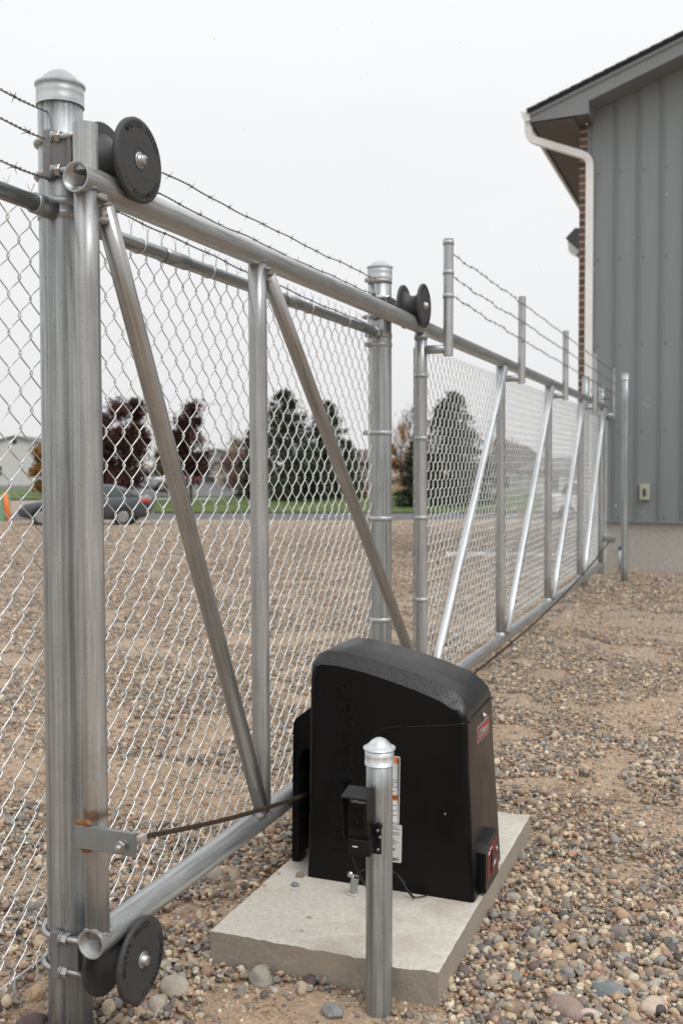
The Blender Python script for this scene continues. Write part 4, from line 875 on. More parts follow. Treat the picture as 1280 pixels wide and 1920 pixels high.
# chain guard on the gate side
mb = MB(); yg = 3.135
def guard():
    # outline in xz with an arched slot open at the bottom, extruded a short way back
    out_ = [(-1.398, .093), (-1.392, .565), (-1.38, .585), (-1.310, .640), (-1.303, .640), (-1.303, .42), (-1.306, .455), (-1.318, .478), (-1.337, .486), (-1.356, .478), (-1.368, .455), (-1.371, .42), (-1.372, .093)]
    mb = MB(); mb.prism(out_, yg, yg+.008)
    mb.prism([(-1.398, .093), (-1.392, .565), (-1.38, .585), (-1.303, .645), (-1.303, .636), (-1.376, .577), (-1.385, .562), (-1.391, .093)], yg+.008, 3.38)
    mb.prism([(-1.372, .093), (-1.371, .40), (-1.367, .40), (-1.368, .093)], yg+.008, yg+.05)
    mb.prism([(-1.391, .093), (-1.385, .562), (-1.303, .60), (-1.303, .093)], 3.37, 3.38); return mb
gd = guard().build('chain_guard', M['cover_plastic'], O)
mb = MB(); mb.lathe([(.055, -.012), (.055, -.008), (.046, -.005), (.046, .005), (.055, .008), (.055, .012)], (-1.337, 3.23, .37), 'x', 28); mb.build('idler_pulley', M['dark_steel'], gd)
# warning stickers
def sticker(x0, x1, z0, z1, m, name, r=.006, off=.0008, parent=cv):
    a = [(x1-r+r*math.sin(q), z1-r+r*math.cos(q)) for q in np.linspace(0, 1.57, 5)]+[(x1-r+r*math.cos(q), z0+r-r*math.sin(q)) for q in np.linspace(0, 1.57, 5)]+[(x0+r-r*math.sin(q), z0+r-r*math.cos(q)) for q in np.linspace(0, 1.57, 5)]+[(x0+r-r*math.cos(q), z1-r+r*math.sin(q)) for q in np.linspace(0, 1.57, 5)]
    mb = MB(); n = len(a); mb.add([(x, fy(z)-off, z) for x, z in a]+[(x, fy(z)+.001, z) for x, z in a], [tuple(range(n))[::-1]]+[(i, i+n, (i+1) % n+n, (i+1) % n) for i in range(n)]); return mb.build(name, m, parent)
ex, e0 = -.985, -1.085
st = sticker(e0, ex, .302, .515, M['label_white'], 'warning_label')
def bar(x0, x1, z0, z1, m, name, parent, off): mb = MB(); mb.add([(x0, fy(z0)-off, z0), (x1, fy(z0)-off, z0), (x1, fy(z1)-off, z1), (x0, fy(z1)-off, z1)], [(0, 1, 2, 3)]); return mb.build(name, m, parent)
bar(e0+.004, ex-.004, .493, .511, M['label_orange'], 'header', st, .0012); bar(e0+.004, ex-.004, .375, .393, M['label_orange'], 'header', st, .0012)
mb = MB(); up = (0, .054, 1)
def ln(t, x, z, h, w_=None): add_text(mb, t, (x, fy(z)-.0016, z), (1, 0, 0), up, h, width=w_, depth=.0004, bold=.02)
ln('WARNING', e0+.018, .4965, .011, .062); ln('AVERTISSEMENT', e0+.008, .3785, .011, .086)
g = np.random.default_rng(4)
for z in list(np.linspace(.432, .402, 5)) + list(np.linspace(.366, .312, 8)): 
    x = e0+.008; 
    mb.box((x, fy(z)-.0013, z), (x+g.uniform(.06, .086), fy(z)-.0010, z+.0016))
for x0, x1, z0, z1 in ((e0+.003, ex-.003, .305, .306), (e0+.003, ex-.003, .511, .512), (e0+.003, e0+.004, .305, .512), (ex-.004, ex-.003, .305, .512), (e0+.003, ex-.003, .440, .441)): mb.box((x0, fy(z0)-.0014, z0), (x1, fy(z1)-.0010, z1))
mb.box((e0+.01, fy(.465)-.0014, .448), (e0+.045, fy(.465)-.001, .485)); mb.build('print', M['label_black'], st)
st2 = sticker(e0, -.975, .180, .300, M['label_grey'], 'rating_label')
mb = MB(); ln('AVERTISSEMENT', e0+.012, .2165, .007, .078)
for z in list(np.linspace(.291, .230, 11)) + list(np.linspace(.211, .200, 3)): mb.box((e0+.008, fy(z)-.0013, z), (e0+.008+g.uniform(.05, .095), fy(z)-.0010, z+.0014))
x = e0+.06
while x < -.985: q = g.uniform(.0008, .0022); mb.box((x, fy(.19)-.0013, .184), (x+q, fy(.19)-.001, .195)); x += q+g.uniform(.0008, .002)
mb.build('print', M['label_black'], st2)
# ---------------------------------------------------------------- conduit stub and cable on the slab
K = thing('conduit_stub', (-1.10, 2.955, .09), 'small grey conduit stub rising from the pad beside the opener', 'pipe')
mb = MB(); mb.pipe((-1.10, 2.955, .150), (-1.112, 2.965, .086), .0125, .002, 22, deep=.02); mb.build('pipe', M['cap_steel'], K)
mb = MB(); mb.lump((-1.112, 2.965, .09), .02, 3, 2, (1, 1, .35)); mb.build('mortar_collar', M['slab_concrete'], K)
def cable(pts, r=.0028, n=30):
    P_ = np.array(pts, float); m = len(P_); o = []
    for i in range(m-1):
        p0, p1, p2, p3 = P_[max(i-1, 0)], P_[i], P_[i+1], P_[min(i+2, m-1)]
        for t_ in np.linspace(0, 1, 8, endpoint=False): o.append(.5*((2*p1)+(-p0+p2)*t_+(2*p0-5*p1+4*p2-p3)*t_**2+(-p0+3*p1-3*p2+p3)*t_**3))
    o.append(P_[-1]); mb = MB(); mb.tube(o, r, 8); return mb
# ================================================================ PHOTO SENSOR
E_ = thing('photo_sensor', (-.895, 2.46, .5), 'black plastic photo eye sensor with sloping hood, clamped to the short post', 'sensor')
x0, x1 = -.937, -.868; yf, yb = 2.412, 2.474
mb = MB(); zt0, zt1, zb_ = .590, .600, .475      # hood: roof, two cheeks cut back toward the bottom
for xa, xb in ((x0, x0+.003), (x1-.003, x1)): mb.prism([(yf, zt0), (yb, zt1), (yb, zb_-.012), (yf+.030, zb_-.012), (yf+.012, zb_+.02)], xa, xb, 'yz')
mb.prism([(yf-.001, zt0-.001), (yf-.001, zt0+.003), (yb, zt1+.004), (yb, zt1)], x0-.001, x1+.001, 'yz'); hood = mb.build('hood', M['sensor_plastic'], E_)
mb = MB(); add_text(mb, 'LiftMaster', (x0+.016, 2.4405, .571), (1, 0, 0), (0, 0, 1), .0078, width=.042, depth=.0006, bold=.02); mb.build('lettering', M['cap_steel'], hood)
mb = MB(); mb.bbox((x0+.004, 2.442, .478), (x1-.004, 2.474, .588), .002); bd_ = mb.build('body', M['sensor_plastic'], E_)
mb = MB(); mb.bbox((x0+.018, 2.4395, .500), (x1-.022, 2.4425, .563), .001); mb.lathe([(.007, 0), (.006, -.003), (.001, -.0045)], (x0+.033, 2.4395, .518), 'y', 16); mb.lathe([(.005, 0), (.004, -.0025), (.001, -.003)], (x0+.033, 2.4395, .552), 'y', 16); mb.build('lens', M['lens_black'], bd_)
mb = MB(); mb.bbox((x0+.012, 2.428, .437), (x1+.004, 2.474, .480), .004); mb.bbox((x1-.03, 2.470, .432), (x1+.020, 2.476, .510), .002); mb.tube([(x1+.012, 2.465, .505), (x1+.012, 2.478, .505)], .010, 16); mt_ = mb.build('mount', M['sensor_plastic'], E_)
mb = MB(); mb.box((x0+.026, 2.4268, .4595), (x0+.040, 2.4278, .4625)); mb.build('indicator', M['white_paint'], mt_)
mb = MB(); [mb.lathe([(.0045, 0), (.0035, -.003)], c, 'y', 12) for c in ((x1+.012, 2.470, .445), (x1+.013, 2.464, .497), (x1+.017, 2.470, .478))]; mb.build('screw', M['bolt_steel'], mt_)
cb = cable([(-.925, 2.47, .445), (-.932, 2.49, .40), (-.925, 2.55, .32), (-.94, 2.66, .22), (-.99, 2.80, .165), (-1.06, 2.92, .155), (-1.10, 2.955, .148), (-1.103, 2.957, .12)]).build('cable', M['black_rubber'], E_)
cl = cable([(-1.10, 2.955, .13), (-1.095, 2.955, .162), (-1.04, 2.985, .178), (-1.0, 3.0, .17), (-.965, 3.0, .15), (-.93, 3.00, .10), (-.90, 3.01, .096), (-.885, 3.033, .096)], .0019).build('cable', M['black_rubber']); tag(top(cl, (-1.0, 3.0, .09)), 'thin black cable looping from the pad conduit under the opener cover', 'cable')
cl = cable([(-1.0, 3.025, .15), (-.975, 2.99, .165), (-.94, 2.98, .13), (-.915, 2.985, .10), (-.93, 3.0, .097), (-.955, 3.02, .11), (-.96, 3.036, .13)], .0017).build('cable', M['black_rubber']); tag(top(cl, (-.95, 3.0, .09)), 'second thin black cable loop lying on the pad against the opener base', 'cable')
# ================================================================ BIG STONES
def stone(x, y, r, sq, c0, c1, label, seed, rot=0., cat='stone', dz=None, on=None):
    mb = MB(); mb.lump((0, 0, 0), r, seed, 4, (1, 1, 1), .10)
    V = mb.v[0]; g = np.random.default_rng(seed)
    for _ in range(7): n_ = g.normal(size=3); n_ /= np.linalg.norm(n_); q = V @ n_; V -= (np.maximum(q-r*g.uniform(.72, .95), 0)*.85)[:, None]*n_
    V *= np.array(sq); mb.v[0] = V @ rz(rot).T; z = (float(ground_h(x, y)) if on is None else on) + r*sq[2]*(.45 if on is None else .8)
    mb.v[0] = mb.v[0]+np.array([x, y, z]); mb.pc[0] = mb.v[0]; o = mb.build('stone', rock_mat('stone_%d' % seed, c0, c1)); top(o, (x, y, z-r*sq[2])); return tag(o, label, cat, 'larger stones lying in the gravel')
tan = ((.36, .31, .25), (.46, .41, .34)); gry = ((.18, .18, .18), (.30, .30, .30)); pur = ((.085, .055, .06), (.15, .10, .105)); brn = ((.20, .14, .10), (.32, .24, .17)); ora = ((.40, .25, .14), (.55, .40, .25))
STONES = [(323, 1848, .040, (1.1, .9, .95), tan, 'large rounded tan stone just right of the lower gate wheel'), (289, 1878, .027, (1, .9, 1), tan, 'smaller rough tan stone below the big one beside the lower wheel'),
 (402, 1645, .034, (.9, .9, 1.15), tan, 'speckled upright tan stone near the left back corner of the pad'), (433, 1668, .030, (1.2, .8, .8), brn, 'flat brown stone touching the pad near the speckled one'),
 (487, 1838, .037, (1.15, .9, .8), ((.26, .24, .21), (.40, .36, .30)), 'grey brown stone with a hollow in front of the pad'), (565, 1866, .021, (.65, 1, 1.1), ((.42, .35, .24), (.55, .48, .36)), 'narrow pale yellow stone standing in the front dirt'),
 (582, 1848, .024, (1.2, .8, .75), pur, 'dark purple stone in front of the middle of the pad'), (622, 1905, .026, (1.2, 1, .8), gry, 'round grey stone half sunk in the dirt left of the short post'),
 (48, 1898, .036, (1.2, .9, .8), pur, 'dark maroon stone at the foot of the fence left of the thick post'), (62, 1850, .024, (1.2, .9, .8), ora, 'orange tan stone below the left fence fabric'),
 (942, 1777, .024, (1.2, .8, .7), ora, 'smooth orange stone right of the pad corner'), (1068, 1835, .028, (1.1, .9, .9), ((.20, .18, .17), (.30, .27, .25)), 'round dark grey stone in the right gravel'),
 (1148, 1858, .040, (1.3, .9, .6), ((.15, .17, .17), (.22, .25, .25)), 'wide flat blue grey stone in the right gravel'), (1231, 1890, .036, (1.25, .9, .75), ((.46, .36, .28), (.58, .47, .38)), 'pale pink oval stone in the bottom right corner'),
 (1073, 1895, .042, (1.4, .9, .75), ((.28, .20, .17), (.36, .27, .23)), 'large pinkish brown stone at the bottom edge'), (1112, 1912, .026, (1.2, .9, .9), ((.48, .40, .33), (.58, .50, .42)), 'pale rounded stone touching the bottom edge of the gravel'), (969, 1895, .026, (1.2, .9, .9), brn, 'brown stone near the bottom, right of the pad'),
 (967, 1686, .026, (1.25, .9, .7), tan, 'tan stone lying against the right side of the pad'), (1165, 1750, .030, (1.1, 1, .9), ((.16, .13, .12), (.26, .22, .20)), 'lumpy dark brown stone among the right gravel')]
for i, (pxx, pyy, r, sq, cc, lb) in enumerate(STONES):
    dd = 1.45*1900/(pyy+r*300-869); q = P(px(pxx + (pyy-960)*.004*(0)), dd, 0); stone(q[0], q[1], r, sq, cc[0], cc[1], lb, 200+i, rot=i*1.3)
for i, (pxx, pyy, r, cc, lb) in enumerate(((552, 1670, .012, gry, 'small dark round pebble resting on the pad top'), (562, 1652, .014, brn, 'small brown pebble chip on the pad near the opener'), (579, 1731, .006, ora, 'tiny orange brown pebble in the middle of the pad'), (565, 1757, .003, gry, 'tiniest dark grain on the pad top'), (521, 1647, .007, tan, 'tan pebble near the left back edge of the pad'), (494, 1670, .006, ora, 'tiny orange chip on the left of the pad'))):
    dd = 1.36*1900/(pyy-869); q = P(px(pxx), dd, 0); stone(q[0], q[1], r, (1.1, .9, .6), cc[0], cc[1], lb, 300+i, on=.09, cat='pebble')['group'] = 'small pebbles on the pad'
# ================================================================ TREES
def foliage(pts, size, name, m, parent, seed=0, nrm=None):
    """leaf-sized triangles through the crown; tone varies clump by clump"""
    g = np.random.default_rng(seed); n = len(pts); a = g.normal(size=(n, 3)); a /= np.linalg.norm(a, axis=1)[:, None]; b = np.cross(a, g.normal(size=(n, 3))); b /= np.linalg.norm(b, axis=1)[:, None]
    s_ = size*g.uniform(.6, 1.4, (n, 1)); V = np.stack([pts+a*s_, pts-a*s_*.6+b*s_*.7, pts-a*s_*.6-b*s_*.7], 1).reshape(-1, 3) - np.array(ORG[parent.name])
    F = np.arange(3*n, dtype=np.int32); me = bpy.data.meshes.new(name); me.vertices.add(3*n); me.vertices.foreach_set('co', V.astype(np.float32).ravel()); me.loops.add(3*n); me.loops.foreach_set('vertex_index', F)
    me.polygons.add(n); me.polygons.foreach_set('loop_start', np.arange(n, dtype=np.int32)*3); me.polygons.foreach_set('loop_total', np.full(n, 3, np.int32)); me.update(calc_edges=True)
    K_ = g.normal(size=(3, 3))*2.0; tone = np.clip(.5+.28*np.sin(pts @ K_ + g.uniform(0, 6, 3)).mean(1)*1.5+g.normal(0, .2, n), 0, 1)
    at_ = me.attributes.new('tone', 'FLOAT', 'POINT'); at_.data.foreach_set('value', np.repeat(tone, 3).astype(np.float32)); me.materials.append(m)
    o = bpy.data.objects.new(name, me); C.objects.link(o); o.parent = parent; return o
def conifer(a, d, h, wd, label, seed, zb=-.85, n=15000, m='pine_needles', z0=.06, grp='trees beyond the yard'):
    q = P(a, d, zb); t = thing('pine_tree', q, label, 'tree', grp); g = np.random.default_rng(seed); pts = []; o = np.array(q)
    mb = MB(); mb.tube([o+np.array([0, 0, h*k]) for k in (0, .3, .6, .97)], [.13, .10, .06, .01], 8)
    nb = 130
    for i in range(nb):
        f = (i+.5)/nb; z = h*(z0+(1-z0)*f); rad = wd/2*min(1, (1-f)*1.25)**.8*g.uniform(.74, 1.2)+.20; az = g.uniform(0, 6.283); k = max(8, int(n/nb*(1.5-f)))
        s_ = np.sqrt(g.random(k)); dr = np.array([math.cos(az), math.sin(az), -.12+.3*f]); spread = .10*wd*(1-f*.6)
        p = o+np.array([0, 0, z])+dr*rad*s_[:, None] + g.normal(size=(k, 3))*np.array([spread, spread, spread*.55])*(.45+.4*s_[:, None]); p[:, 2] -= .18*rad*s_**2*g.uniform(.4, 1.2); p = p[p[:, 2] > zb+.05]; pts.append(p)
        if i % 3 == 0: mb.tube([o+np.array([0, 0, z]), o+np.array([0, 0, z])+dr*rad*.8], [.02, .006], 5)
    mb.build('trunk', M['bark'], t); foliage(np.concatenate(pts), .085, 'crown', M[m], t, seed); return t
def leafy(a, d, h, wd, label, seed, m, zb=-.85, n=11000, z0=.22, name='leafy_tree', grp='trees beyond the yard', size=.08, gaps=.5, bare=0, trunk=.09):
    q = P(a, d, zb); t = thing(name, q, label, 'tree', grp); g = np.random.default_rng(seed); o = np.array(q); mb = MB(); pts = []
    mb.tube([o+np.array([.03*math.sin(k*4), .03*math.cos(k*5), h*k]) for k in (0, .15, .3, .5, .7, .9)], [trunk, trunk*.85, trunk*.7, trunk*.5, trunk*.3, .01], 8)
    nb = 34
    for i in range(nb):
        f = g.random(); az = g.uniform(0, 6.283); z = h*(z0+(1-z0)*f); prof = math.sin(math.pi*min(max(.12+.80*f, 0), 1))**.6; rad = wd/2*prof*g.uniform(.4, 1.25)
        c = o+np.array([math.cos(az)*rad*.7, math.sin(az)*rad*.7, z]); st = o+np.array([0, 0, max(h*z0*.7, z-rad*.9)])
        mb.tube([st, (st+c)/2+g.normal(0, .05, 3), c, c+(c-st)*.25*(1+bare)], [.03, .022, .012, .004], 5)
        if bare:
            for _ in range(5): e_ = c+g.normal(0, .35, 3)+np.array([0, 0, .5*bare]); mb.tube([(st+c)/2, (c+e_)/2, e_], [.012, .008, .003], 4)
        if g.random() < (1-bare*.5): pts.append(c+g.normal(size=(int(n/nb), 3))*np.array([1, 1, .9])*wd*g.uniform(.05, .11))
    p = np.concatenate(pts); p = p[p[:, 2] > zb+h*z0*.5]; mb.build('trunk', M['bark'], t); foliage(p, size, 'crown', M[m], t, seed); return t
conifer(px(533), 57, 6.35, 4.4, 'tall dark green pine seen between the first and second gate braces', 1)
conifer(px(612), 60, 5.9, 3.9, 'slightly shorter dark pine behind the second diagonal brace', 2)
conifer(px(845), 54, 6.0, 4.2, 'dark pine seen through the first mesh bay of the gate', 3, n=17000)
conifer(px(783), 52, 3.6, 1.7, 'small spreading evergreen between the second thick post and the gate upright', 4, n=6000)
conifer(px(652), 70, 3.9, 2.2, 'low dark evergreen in front of the maroon building', 6, n=5000)
conifer(px(468), 66, 4.6, 1.6, 'narrow dark conifer half hidden by the second gate upright', 7, n=5000)
leafy(px(238), 52, 5.5, 3.0, 'dark maroon leafy tree standing over the parked dark sedan', 11, 'maroon_leaves', n=15000, z0=.20)
leafy(px(196), 54, 4.9, 1.8, 'dark maroon tree partly hidden by the thick near post', 14, 'maroon_leaves', n=7000, z0=.20)
leafy(px(357), 54, 5.3, 2.4, 'second dark maroon tree right of the sedan, bare trunk showing', 12, 'maroon_leaves', n=12000, z0=.24)
leafy(px(80), 75, 3.6, 2.0, 'orange leaved tree in front of the white gabled house', 13, 'orange_leaves', n=8000, z0=.1)
leafy(px(312), 80, 3.8, 2.4, 'olive yellow tree behind the silver car', 15, 'olive_leaves', n=7000, z0=.05)
leafy(px(440), 90, 3.3, 3.0, 'dusty pink leaved tree left of the second upright', 16, 'pink_leaves', n=6000, z0=.05)
leafy(px(752), 66, 4.6, 2.6, 'orange brown tree with tall bare twigs between the post and the gate', 17, 'orange_leaves', n=4500, z0=.15, bare=1)
leafy(px(768), 78, 6.6, 3.2, 'bare pale branched tree rising behind the orange one', 18, 'pink_leaves', n=700, z0=.2, bare=1)
leafy(px(455), 100, 4.6, 5, 'olive treetop behind the far houses', 19, 'olive_leaves', n=6000, z0=.1)
leafy(px(480), 58, 2.3, 1.4, 'reddish shrub at the foot of the tall pine', 20, 'maroon_leaves', n=3500, z0=.02, name='shrub')
leafy(px(950), 90, 4.2, 4.5, 'olive tree behind the maroon roofed house seen through the gate mesh', 21, 'olive_leaves', n=7000, z0=.05)
def tuft(a, d, h, w__, label, seed, zb=-.7):
    q = P(a, d, zb); t = thing('ornamental_grass', q, label, 'grass clump', 'dry ornamental grasses'); g = np.random.default_rng(seed); mb = MB()
    for _ in range(260): b = g.normal(0, w__*.28, 2); tip = b*1.7+g.normal(0, .05, 2); mb.tube([(q[0]+b[0], q[1]+b[1], zb), (q[0]+tip[0], q[1]+tip[1], zb+h*g.uniform(.6, 1))], [.012, .004], 3)
    mb.build('blades', M['straw'], t)
tuft(px(754), 64, .95, 1.3, 'dry straw coloured grass clump right of the second thick post', 31); tuft(px(668), 62, .9, 1.1, 'dry straw grass clump in front of the tan garage', 32); tuft(px(690), 60, .5, 1.0, 'low straw grass clump at the lawn edge left of the second thick post', 33)
# ================================================================ HOUSES
def house(a, d, w_, dp, h, rise, label, wall, roof_, yaw=0., gable=True, zb=-1.0, wins=(), vent=False, name='house', over=.3):
    q = P(a, d, zb); t = thing(name, q, label, 'house', 'houses beyond the road'); ry = YAW+yaw; Rm = rz(ry); o = np.array(q)
    tr = lambda v: np.asarray(v, float) @ Rm.T + o
    def prism2(poly, y0, y1):
        mb = MB(); mb.prism(poly, y0, y1); mb.v[0] = tr(mb.v[0]); mb.pc[0] = mb.v[0]; return mb
    x = w_/2
    prism2([(-x, 0), (x, 0), (x, h), (0, h+rise), (-x, h)] if gable else [(-x, 0), (x, 0), (x, h), (-x, h)], 0, dp).build('wall', M[wall], t)
    k = rise/x; 
    if gable: rp = [(-x-over, h-over*k), (0, h+rise), (x+over, h-over*k), (x+over, h-over*k+.12), (0, h+rise+.14), (-x-over, h-over*k+.12)]; prism2(rp, -over, dp+over).build('roof', M[roof_], t)
    else:
        mb = MB(); e_ = over; V = [(-x-e_, -e_, h), (x+e_, -e_, h), (x+e_, dp+e_, h), (-x-e_, dp+e_, h), (-x*.5, dp/2, h+rise), (x*.5, dp/2, h+rise)]; V += [(p[0], p[1], p[2]-.15) for p in V[:4]]
        mb.add(tr(V), [(0, 1, 5, 4), (1, 2, 5), (2, 3, 4, 5), (3, 0, 4), (6, 7, 1, 0), (7, 8, 2, 1), (8, 9, 3, 2), (9, 6, 0, 3), (9, 8, 7, 6)]); mb.build('roof', M[roof_], t)
    for wx, wz, ww, wh in wins:
        mb = MB(); mb.box((wx-ww/2-.06, -.05, wz-.06), (wx+ww/2+.06, -.002, wz+wh+.06)); mb.v[0] = tr(mb.v[0]); f = mb.build('window', M['white_paint'], t)
        mb = MB(); mb.box((wx-ww/2, -.07, wz), (wx+ww/2, -.051, wz+wh)); mb.v[0] = tr(mb.v[0]); mb.build('pane', M['glass_dark'], f)
    if vent: mb = MB(); mb.lathe([(.3, 0), (.3, .04)], (0, -.045, h+rise*.45), 'y', 16); mb.v[0] = tr(mb.v[0]); mb.build('vent', M['dark_steel'], t)
    return t
house(px(28), 108, 7.2, 10, 3.6+.75, .95, 'white gabled house with round vent at the far left behind the fence', 'house_white', 'roof_grey', wins=((1.9, 1.1, .8, .9), (-1.8, 1.2, .9, 1.0)), vent=True)
house(px(405), 125, 9, 8, 2.6, 1.6, 'low pale house between the maroon tree and the pink tree', 'house_grey', 'roof_grey', wins=((-2, .8, 1, 1), (2, .8, 1, 1)))
house(px(455), 112, 6, 8, 2.4, 1.5, 'small tan house behind the pink leaved tree', 'house_tan', 'roof_brown', wins=((-1, .8, .9, 1),))
house(px(668), 88, 5.6, 7, 2.6, 1.1, 'maroon building left of the second thick post', 'house_maroon', 'roof_brown', gable=False, wins=((-1.4, .9, .9, 1.0), (1.3, .9, .9, 1.0)))
house(px(672), 80, 2.3, 2.5, 1.7, .5, 'pale tan garage in front of the maroon building', 'house_tan', 'house_grey', wins=())
house(px(975), 72, 4.2, 6, 2.2, 1.55, 'house with dark maroon hipped roof seen through the second gate bay', 'house_white', 'roof_brown', gable=False, wins=((-1.2, .7, .8, .9), (1.0, .7, .8, .9)))
house(px(1070), 66, 4.5, 7, 2.0, .9, 'low house with dark roof seen through the third gate bay', 'house_white', 'roof_grey', gable=False, wins=((-1.2, .7, .8, .9),))
# ================================================================ CARS
def car(a, d, heading, paint_, label, kind='sedan', zb=-.9, scale=1., name='parked_car', parts=True, cat='car'):
    q = P(a, d, zb); t = thing(name, q, label, cat, 'parked cars beyond the yard'); Rm = rz(YAW+heading); o = np.array(q)
    fin = lambda mb: [mb.v.__setitem__(i, (np.array(v)*scale) @ Rm.T + o) for i, v in enumerate(mb.v)]
    # stations: x (nose negative), bottom, shoulder height, half width
    if kind == 'sedan':
        st = [(-2.38, .42, .60, .55), (-2.32, .30, .72, .74), (-2.05, .24, .82, .86), (-1.6, .22, .90, .90), (-1.0, .20, .97, .91), (0, .20, 1.0, .91), (1.0, .20, 1.03, .91), (1.7, .22, 1.06, .90), (2.15, .28, 1.07, .86), (2.36, .36, 1.02, .76), (2.42, .48, .86, .60)]
        gh = [(-1.05, .96, .97), (-.25, 1.00, 1.40), (.35, 1.0, 1.46), (1.0, 1.02, 1.43), (1.45, 1.04, 1.30), (1.95, 1.06, 1.09)]
    else:
        st = [(-2.3, .45, .70, .60), (-2.22, .32, .88, .78), (-1.9, .28, .98, .88), (-1.3, .26, 1.05, .92), (0, .24, 1.08, .92), (1.2, .24, 1.10, .92), (1.9, .28, 1.12, .90), (2.2, .36, 1.10, .84), (2.28, .5, 1.0, .72)]
        gh = [(-1.15, 1.04, 1.06), (-.45, 1.07, 1.58), (.3, 1.08, 1.68), (1.3, 1.1, 1.66), (1.9, 1.1, 1.55), (2.15, 1.1, 1.14)]
    mb = MB(); V = []; n = 14
    for x, zb_, zs, hw in st:
        zm = (zb_+zs)/2
        V += [(x, -hw*.80, zb_), (x, -hw*.96, zb_+.10), (x, -hw, zm), (x, -hw*.99, zs-.12), (x, -hw*.95, zs-.03), (x, -hw*.86, zs+.01), (x, -hw*.4, zs+.035), (x, hw*.4, zs+.035), (x, hw*.86, zs+.01), (x, hw*.95, zs-.03), (x, hw*.99, zs-.12), (x, hw, zm), (x, hw*.96, zb_+.10), (x, hw*.80, zb_)]
    m_ = len(st); F = [(i*n+j, i*n+(j+1) % n, (i+1)*n+(j+1) % n, (i+1)*n+j) for i in range(m_-1) for j in range(n)]; mb.add(V, F+[tuple(range(n))[::-1], tuple((m_-1)*n+j for j in range(n))], True); fin(mb); body = mb.build('body', M[paint_], t)
    md = body.modifiers.new('sub', 'SUBSURF'); md.levels = md.render_levels = 1
    mb = MB(); V = []
    for x, z0, z1 in gh: V += [(x, -.80, z0-.02), (x, -.80+.26*(z1-z0)/.5, z1), (x, .80-.26*(z1-z0)/.5, z1), (x, .80, z0-.02)]
    k = len(gh); mb.add(V, [(i*4+j, i*4+j+1, (i+1)*4+j+1, (i+1)*4+j) for i in range(k-1) for j in range(3)]+[(0, 1, 2, 3), ((k-1)*4+3, (k-1)*4+2, (k-1)*4+1, (k-1)*4)], True); fin(mb); mb.build('windows', M['glass_dark'], t)
    mb = MB(); V = []; gi = gh[1:5]
    for x, z0, z1 in gi: yw = .80-.26*(z1-z0)/.5; V += [(x, -yw-.015, z1-.05), (x, -yw+.02, z1+.012), (x, 0, z1+.04), (x, yw-.02, z1+.012), (x, yw+.015, z1-.05)]
    k = len(gi); mb.add(V, [(i*5+j, i*5+j+1, (i+1)*5+j+1, (i+1)*5+j) for i in range(k-1) for j in range(4)], True)
    for sg in (-1, 1):
        for (xa, za), (xb, zb2), wd in (((gh[0][0], gh[0][1]), (gh[1][0], gh[1][2]), .05), ((.42, 1.0), (.40, gh[2][2]-.02), .04), ((gh[4][0]+.25, gh[4][1]), (gh[4][0]-.05, gh[4][2]-.03), .09), ((gh[5][0], gh[5][1]), (gh[4][0], gh[4][2]), .06)):
            yb_ = .555+.01; mb.tube([(xa, sg*.812, za-.02), (xb, sg*(.80-.26*(zb2-gh[2][1])/.5+.012), zb2)], wd*.6, 6)
    fin(mb); mb.build('roof', M[paint_], t)
    for x in ((-1.45, 1.42) if kind == 'sedan' else (-1.4, 1.38)):
        for sg in (-1, 1):
            mb = MB(); mb.lathe([(.18, -.10), (.31, -.11), (.335, -.08), (.335, .08), (.31, .11), (.18, .10)], (x, sg*.865, .335), 'y', 26); fin(mb); wh = mb.build('wheel', M['tyre'], t)
            mb = MB(); mb.lathe([(.175, -.121), (.205, -.121), (.205, .121), (.175, .121)], (x, sg*.865, .335), 'y', 22)
            for j in range(7): an = j*2*math.pi/7; c_, s_ = math.cos(an), math.sin(an); mb.box((.0, -.118, -.024), (.18, .118, .024), rot=np.array([[c_, 0, -s_], [0, 1, 0], [s_, 0, c_]]), at=(x, sg*.865, .335))
            fin(mb); rim = mb.build('rim', M['rim_alloy'], wh)
            mb = MB(); mb.lathe([(.375, -.02), (.375, .035)], (x, sg*.905, .345), 'y', 22); fin(mb); mb.build('wheel_arch', M['black_rubber'], t)
    for sg in (-1, 1):
        mb = MB(); xt = 2.30 if kind == 'sedan' else 2.12; mb.bbox((xt-.26, sg*.70-.18, .84), (xt+.05, sg*.70+.18, .99), .05); fin(mb); mb.build('taillight', M['tail_red'], t)
        mb = MB(); mb.lump((-2.16, sg*.66, .70), .16, 1, 2, (.75, .9, .5), .02); fin(mb); mb.build('headlight', M['head_lamp'], t)
        mb = MB(); mb.lump((-.72, sg*.98, 1.04), .09, 2, 2, (.8, 1, .7), .02); fin(mb); mb.build('mirror', M[paint_], t)
        for zc in (.78,): mb = MB(); mb.box((-.18, sg*.905-.012, zc), (0, sg*.905+.012, zc+.03)); mb.box((.78, sg*.905-.012, zc+.02), (.95, sg*.905+.012, zc+.05)); fin(mb); mb.build('door_handle', M[paint_], t)
    return t
car(px(163), 37.0, R(5), 'car_charcoal', 'charcoal grey sedan parked behind the fence, partly hidden by the thick near post', zb=-.80)
car(px(262), 72, R(200), 'car_silver', 'silver crossover parked beyond the sedan roof', 'suv', zb=-.55)
car(px(347), 100, R(75), 'car_red', 'red car beyond the trunk of the second maroon tree', zb=-.75)
car(px(392), 125, R(170), 'car_white', 'white car far off left of the silver van', 'suv', zb=-.6)
car(px(430), 112, R(120), 'car_white', 'white hatchback with dark glass far across the road', zb=-.5)
car(px(300), 96, R(10), 'car_green', 'dark green van behind the olive tree', 'suv', zb=-.5)
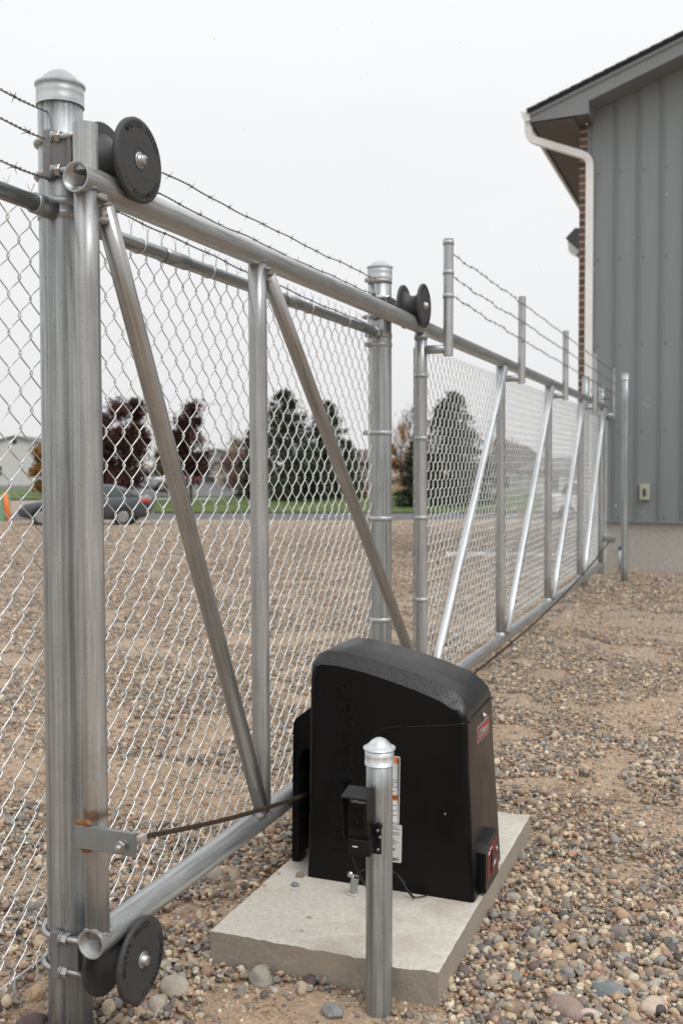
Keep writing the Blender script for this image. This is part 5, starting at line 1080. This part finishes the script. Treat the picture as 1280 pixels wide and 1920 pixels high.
# white pickup seen through the gate
T_ = thing('white_truck', P(px(1085), 42, -.95), 'white pickup truck seen through the third gate bay', 'truck'); o = np.array(P(px(1085), 42, -.95)); Rm = rz(YAW+R(8))
def tk(mb): 
    for i, v in enumerate(mb.v): mb.v[i] = np.array(v) @ Rm.T + o
mb = MB(); mb.prism([(-1.3, .45), (-1.3, .98), (-1.2, 1.08), (-.5, 1.13), (1.5, 1.13), (1.5, .45)], -.85, .85); tk(mb); mb.build('body', M['car_white'], T_)
mb = MB(); mb.prism([(-.55, 1.13), (-.25, 1.60), (.55, 1.62), (.65, 1.13)], -.72, .72); tk(mb); mb.build('cab_windows', M['glass_dark'], T_)
mb = MB(); mb.prism([(-.27, 1.60), (-.2, 1.66), (.5, 1.67), (.57, 1.61)], -.74, .74); tk(mb); mb.build('roof', M['car_white'], T_)
for x in (-.85, 1.0):
    for sg in (-1, 1):
        mb = MB(); mb.lathe([(.2, -.1), (.36, -.11), (.37, 0), (.36, .11), (.2, .1)], (x, sg*.78, .37), 'y', 22); tk(mb); wh = mb.build('wheel', M['tyre'], T_)
        mb = MB(); mb.lathe([(.19, -.115), (.19, .115)], (x, sg*.78, .37), 'y', 18); tk(mb); mb.build('rim', M['rim_alloy'], wh)
# utility box and marker
U = thing('utility_box', P(px(4), 42, -.92), 'pale green utility cabinet at the left edge beyond the fence', 'utility box'); q = np.array(P(px(2), 42, -.92)); Rm = rz(YAW)
mb = MB(); mb.bbox((-.45, -.4, 0), (.28, .4, 1.0), .02); mb.v[0] = mb.v[0] @ Rm.T+q; mb.build('cabinet', M['green_box'], U)
mb = MB(); mb.bbox((-.47, -.42, .96), (.30, .42, 1.05), .02); mb.v[0] = mb.v[0] @ Rm.T+q; mb.build('lid', M['green_box'], U)
a_ = P(px(17), 41.5, -.93); b_ = P(px(9.5), 41.5, .25); mb = MB(); mb.tube([a_, tuple((np.array(a_)+np.array(b_))/2), b_], [.11, .10, .09], 10)
mk = mb.build('marker_post', M['orange_plastic']); tag(top(mk, a_), 'leaning orange marker post beside the green utility cabinet', 'marker')
# street lamp far off
sl_ = thing('street_lamp', P(px(434), 110, -.9), 'thin curved street lamp far off between the maroon tree and the pine', 'street lamp')
q = np.array(P(px(434), 110, -.9)); r_ = np.array([math.cos(YAW), math.sin(YAW), 0]); mb = MB(); mb.tube([q, q+np.array([0, 0, 8.2]), q+np.array([0, 0, 8.6])-r_*.4, q+np.array([0, 0, 8.8])-r_*1.8], [.06, .04, .03, .025], 8); mb.build('pole', M['cap_steel'], sl_)
mb = MB(); mb.bbox((-.35, -.12, -.06), (.35, .12, .06), .03); mb.v[0] = mb.v[0] @ Rm.T + q+np.array([0, 0, 8.78])-r_*2.1; mb.build('lamp_head', M['cap_steel'], sl_)
# falling sleet
g = np.random.default_rng(12); mb = MB()
for _ in range(150):
    d = g.uniform(4, 13); q = P(g.uniform(-.34, .34), d, 0); z = 1.45 + g.uniform(-.3, .45)*d
    if z < .2 or q[1] > 14: continue
    mb.lump((q[0], q[1], z), .0022*g.uniform(.6, 1.6)*(d/6)**.5, 1, 1, (1, 1, 1.6), 0)
tag(mb.build('sleet', M['sleet'], attr=False), kind='stuff', label='sparse white specks of sleet falling through the air')
bpy.context.view_layer.update(); print('objects', len(bpy.data.objects))
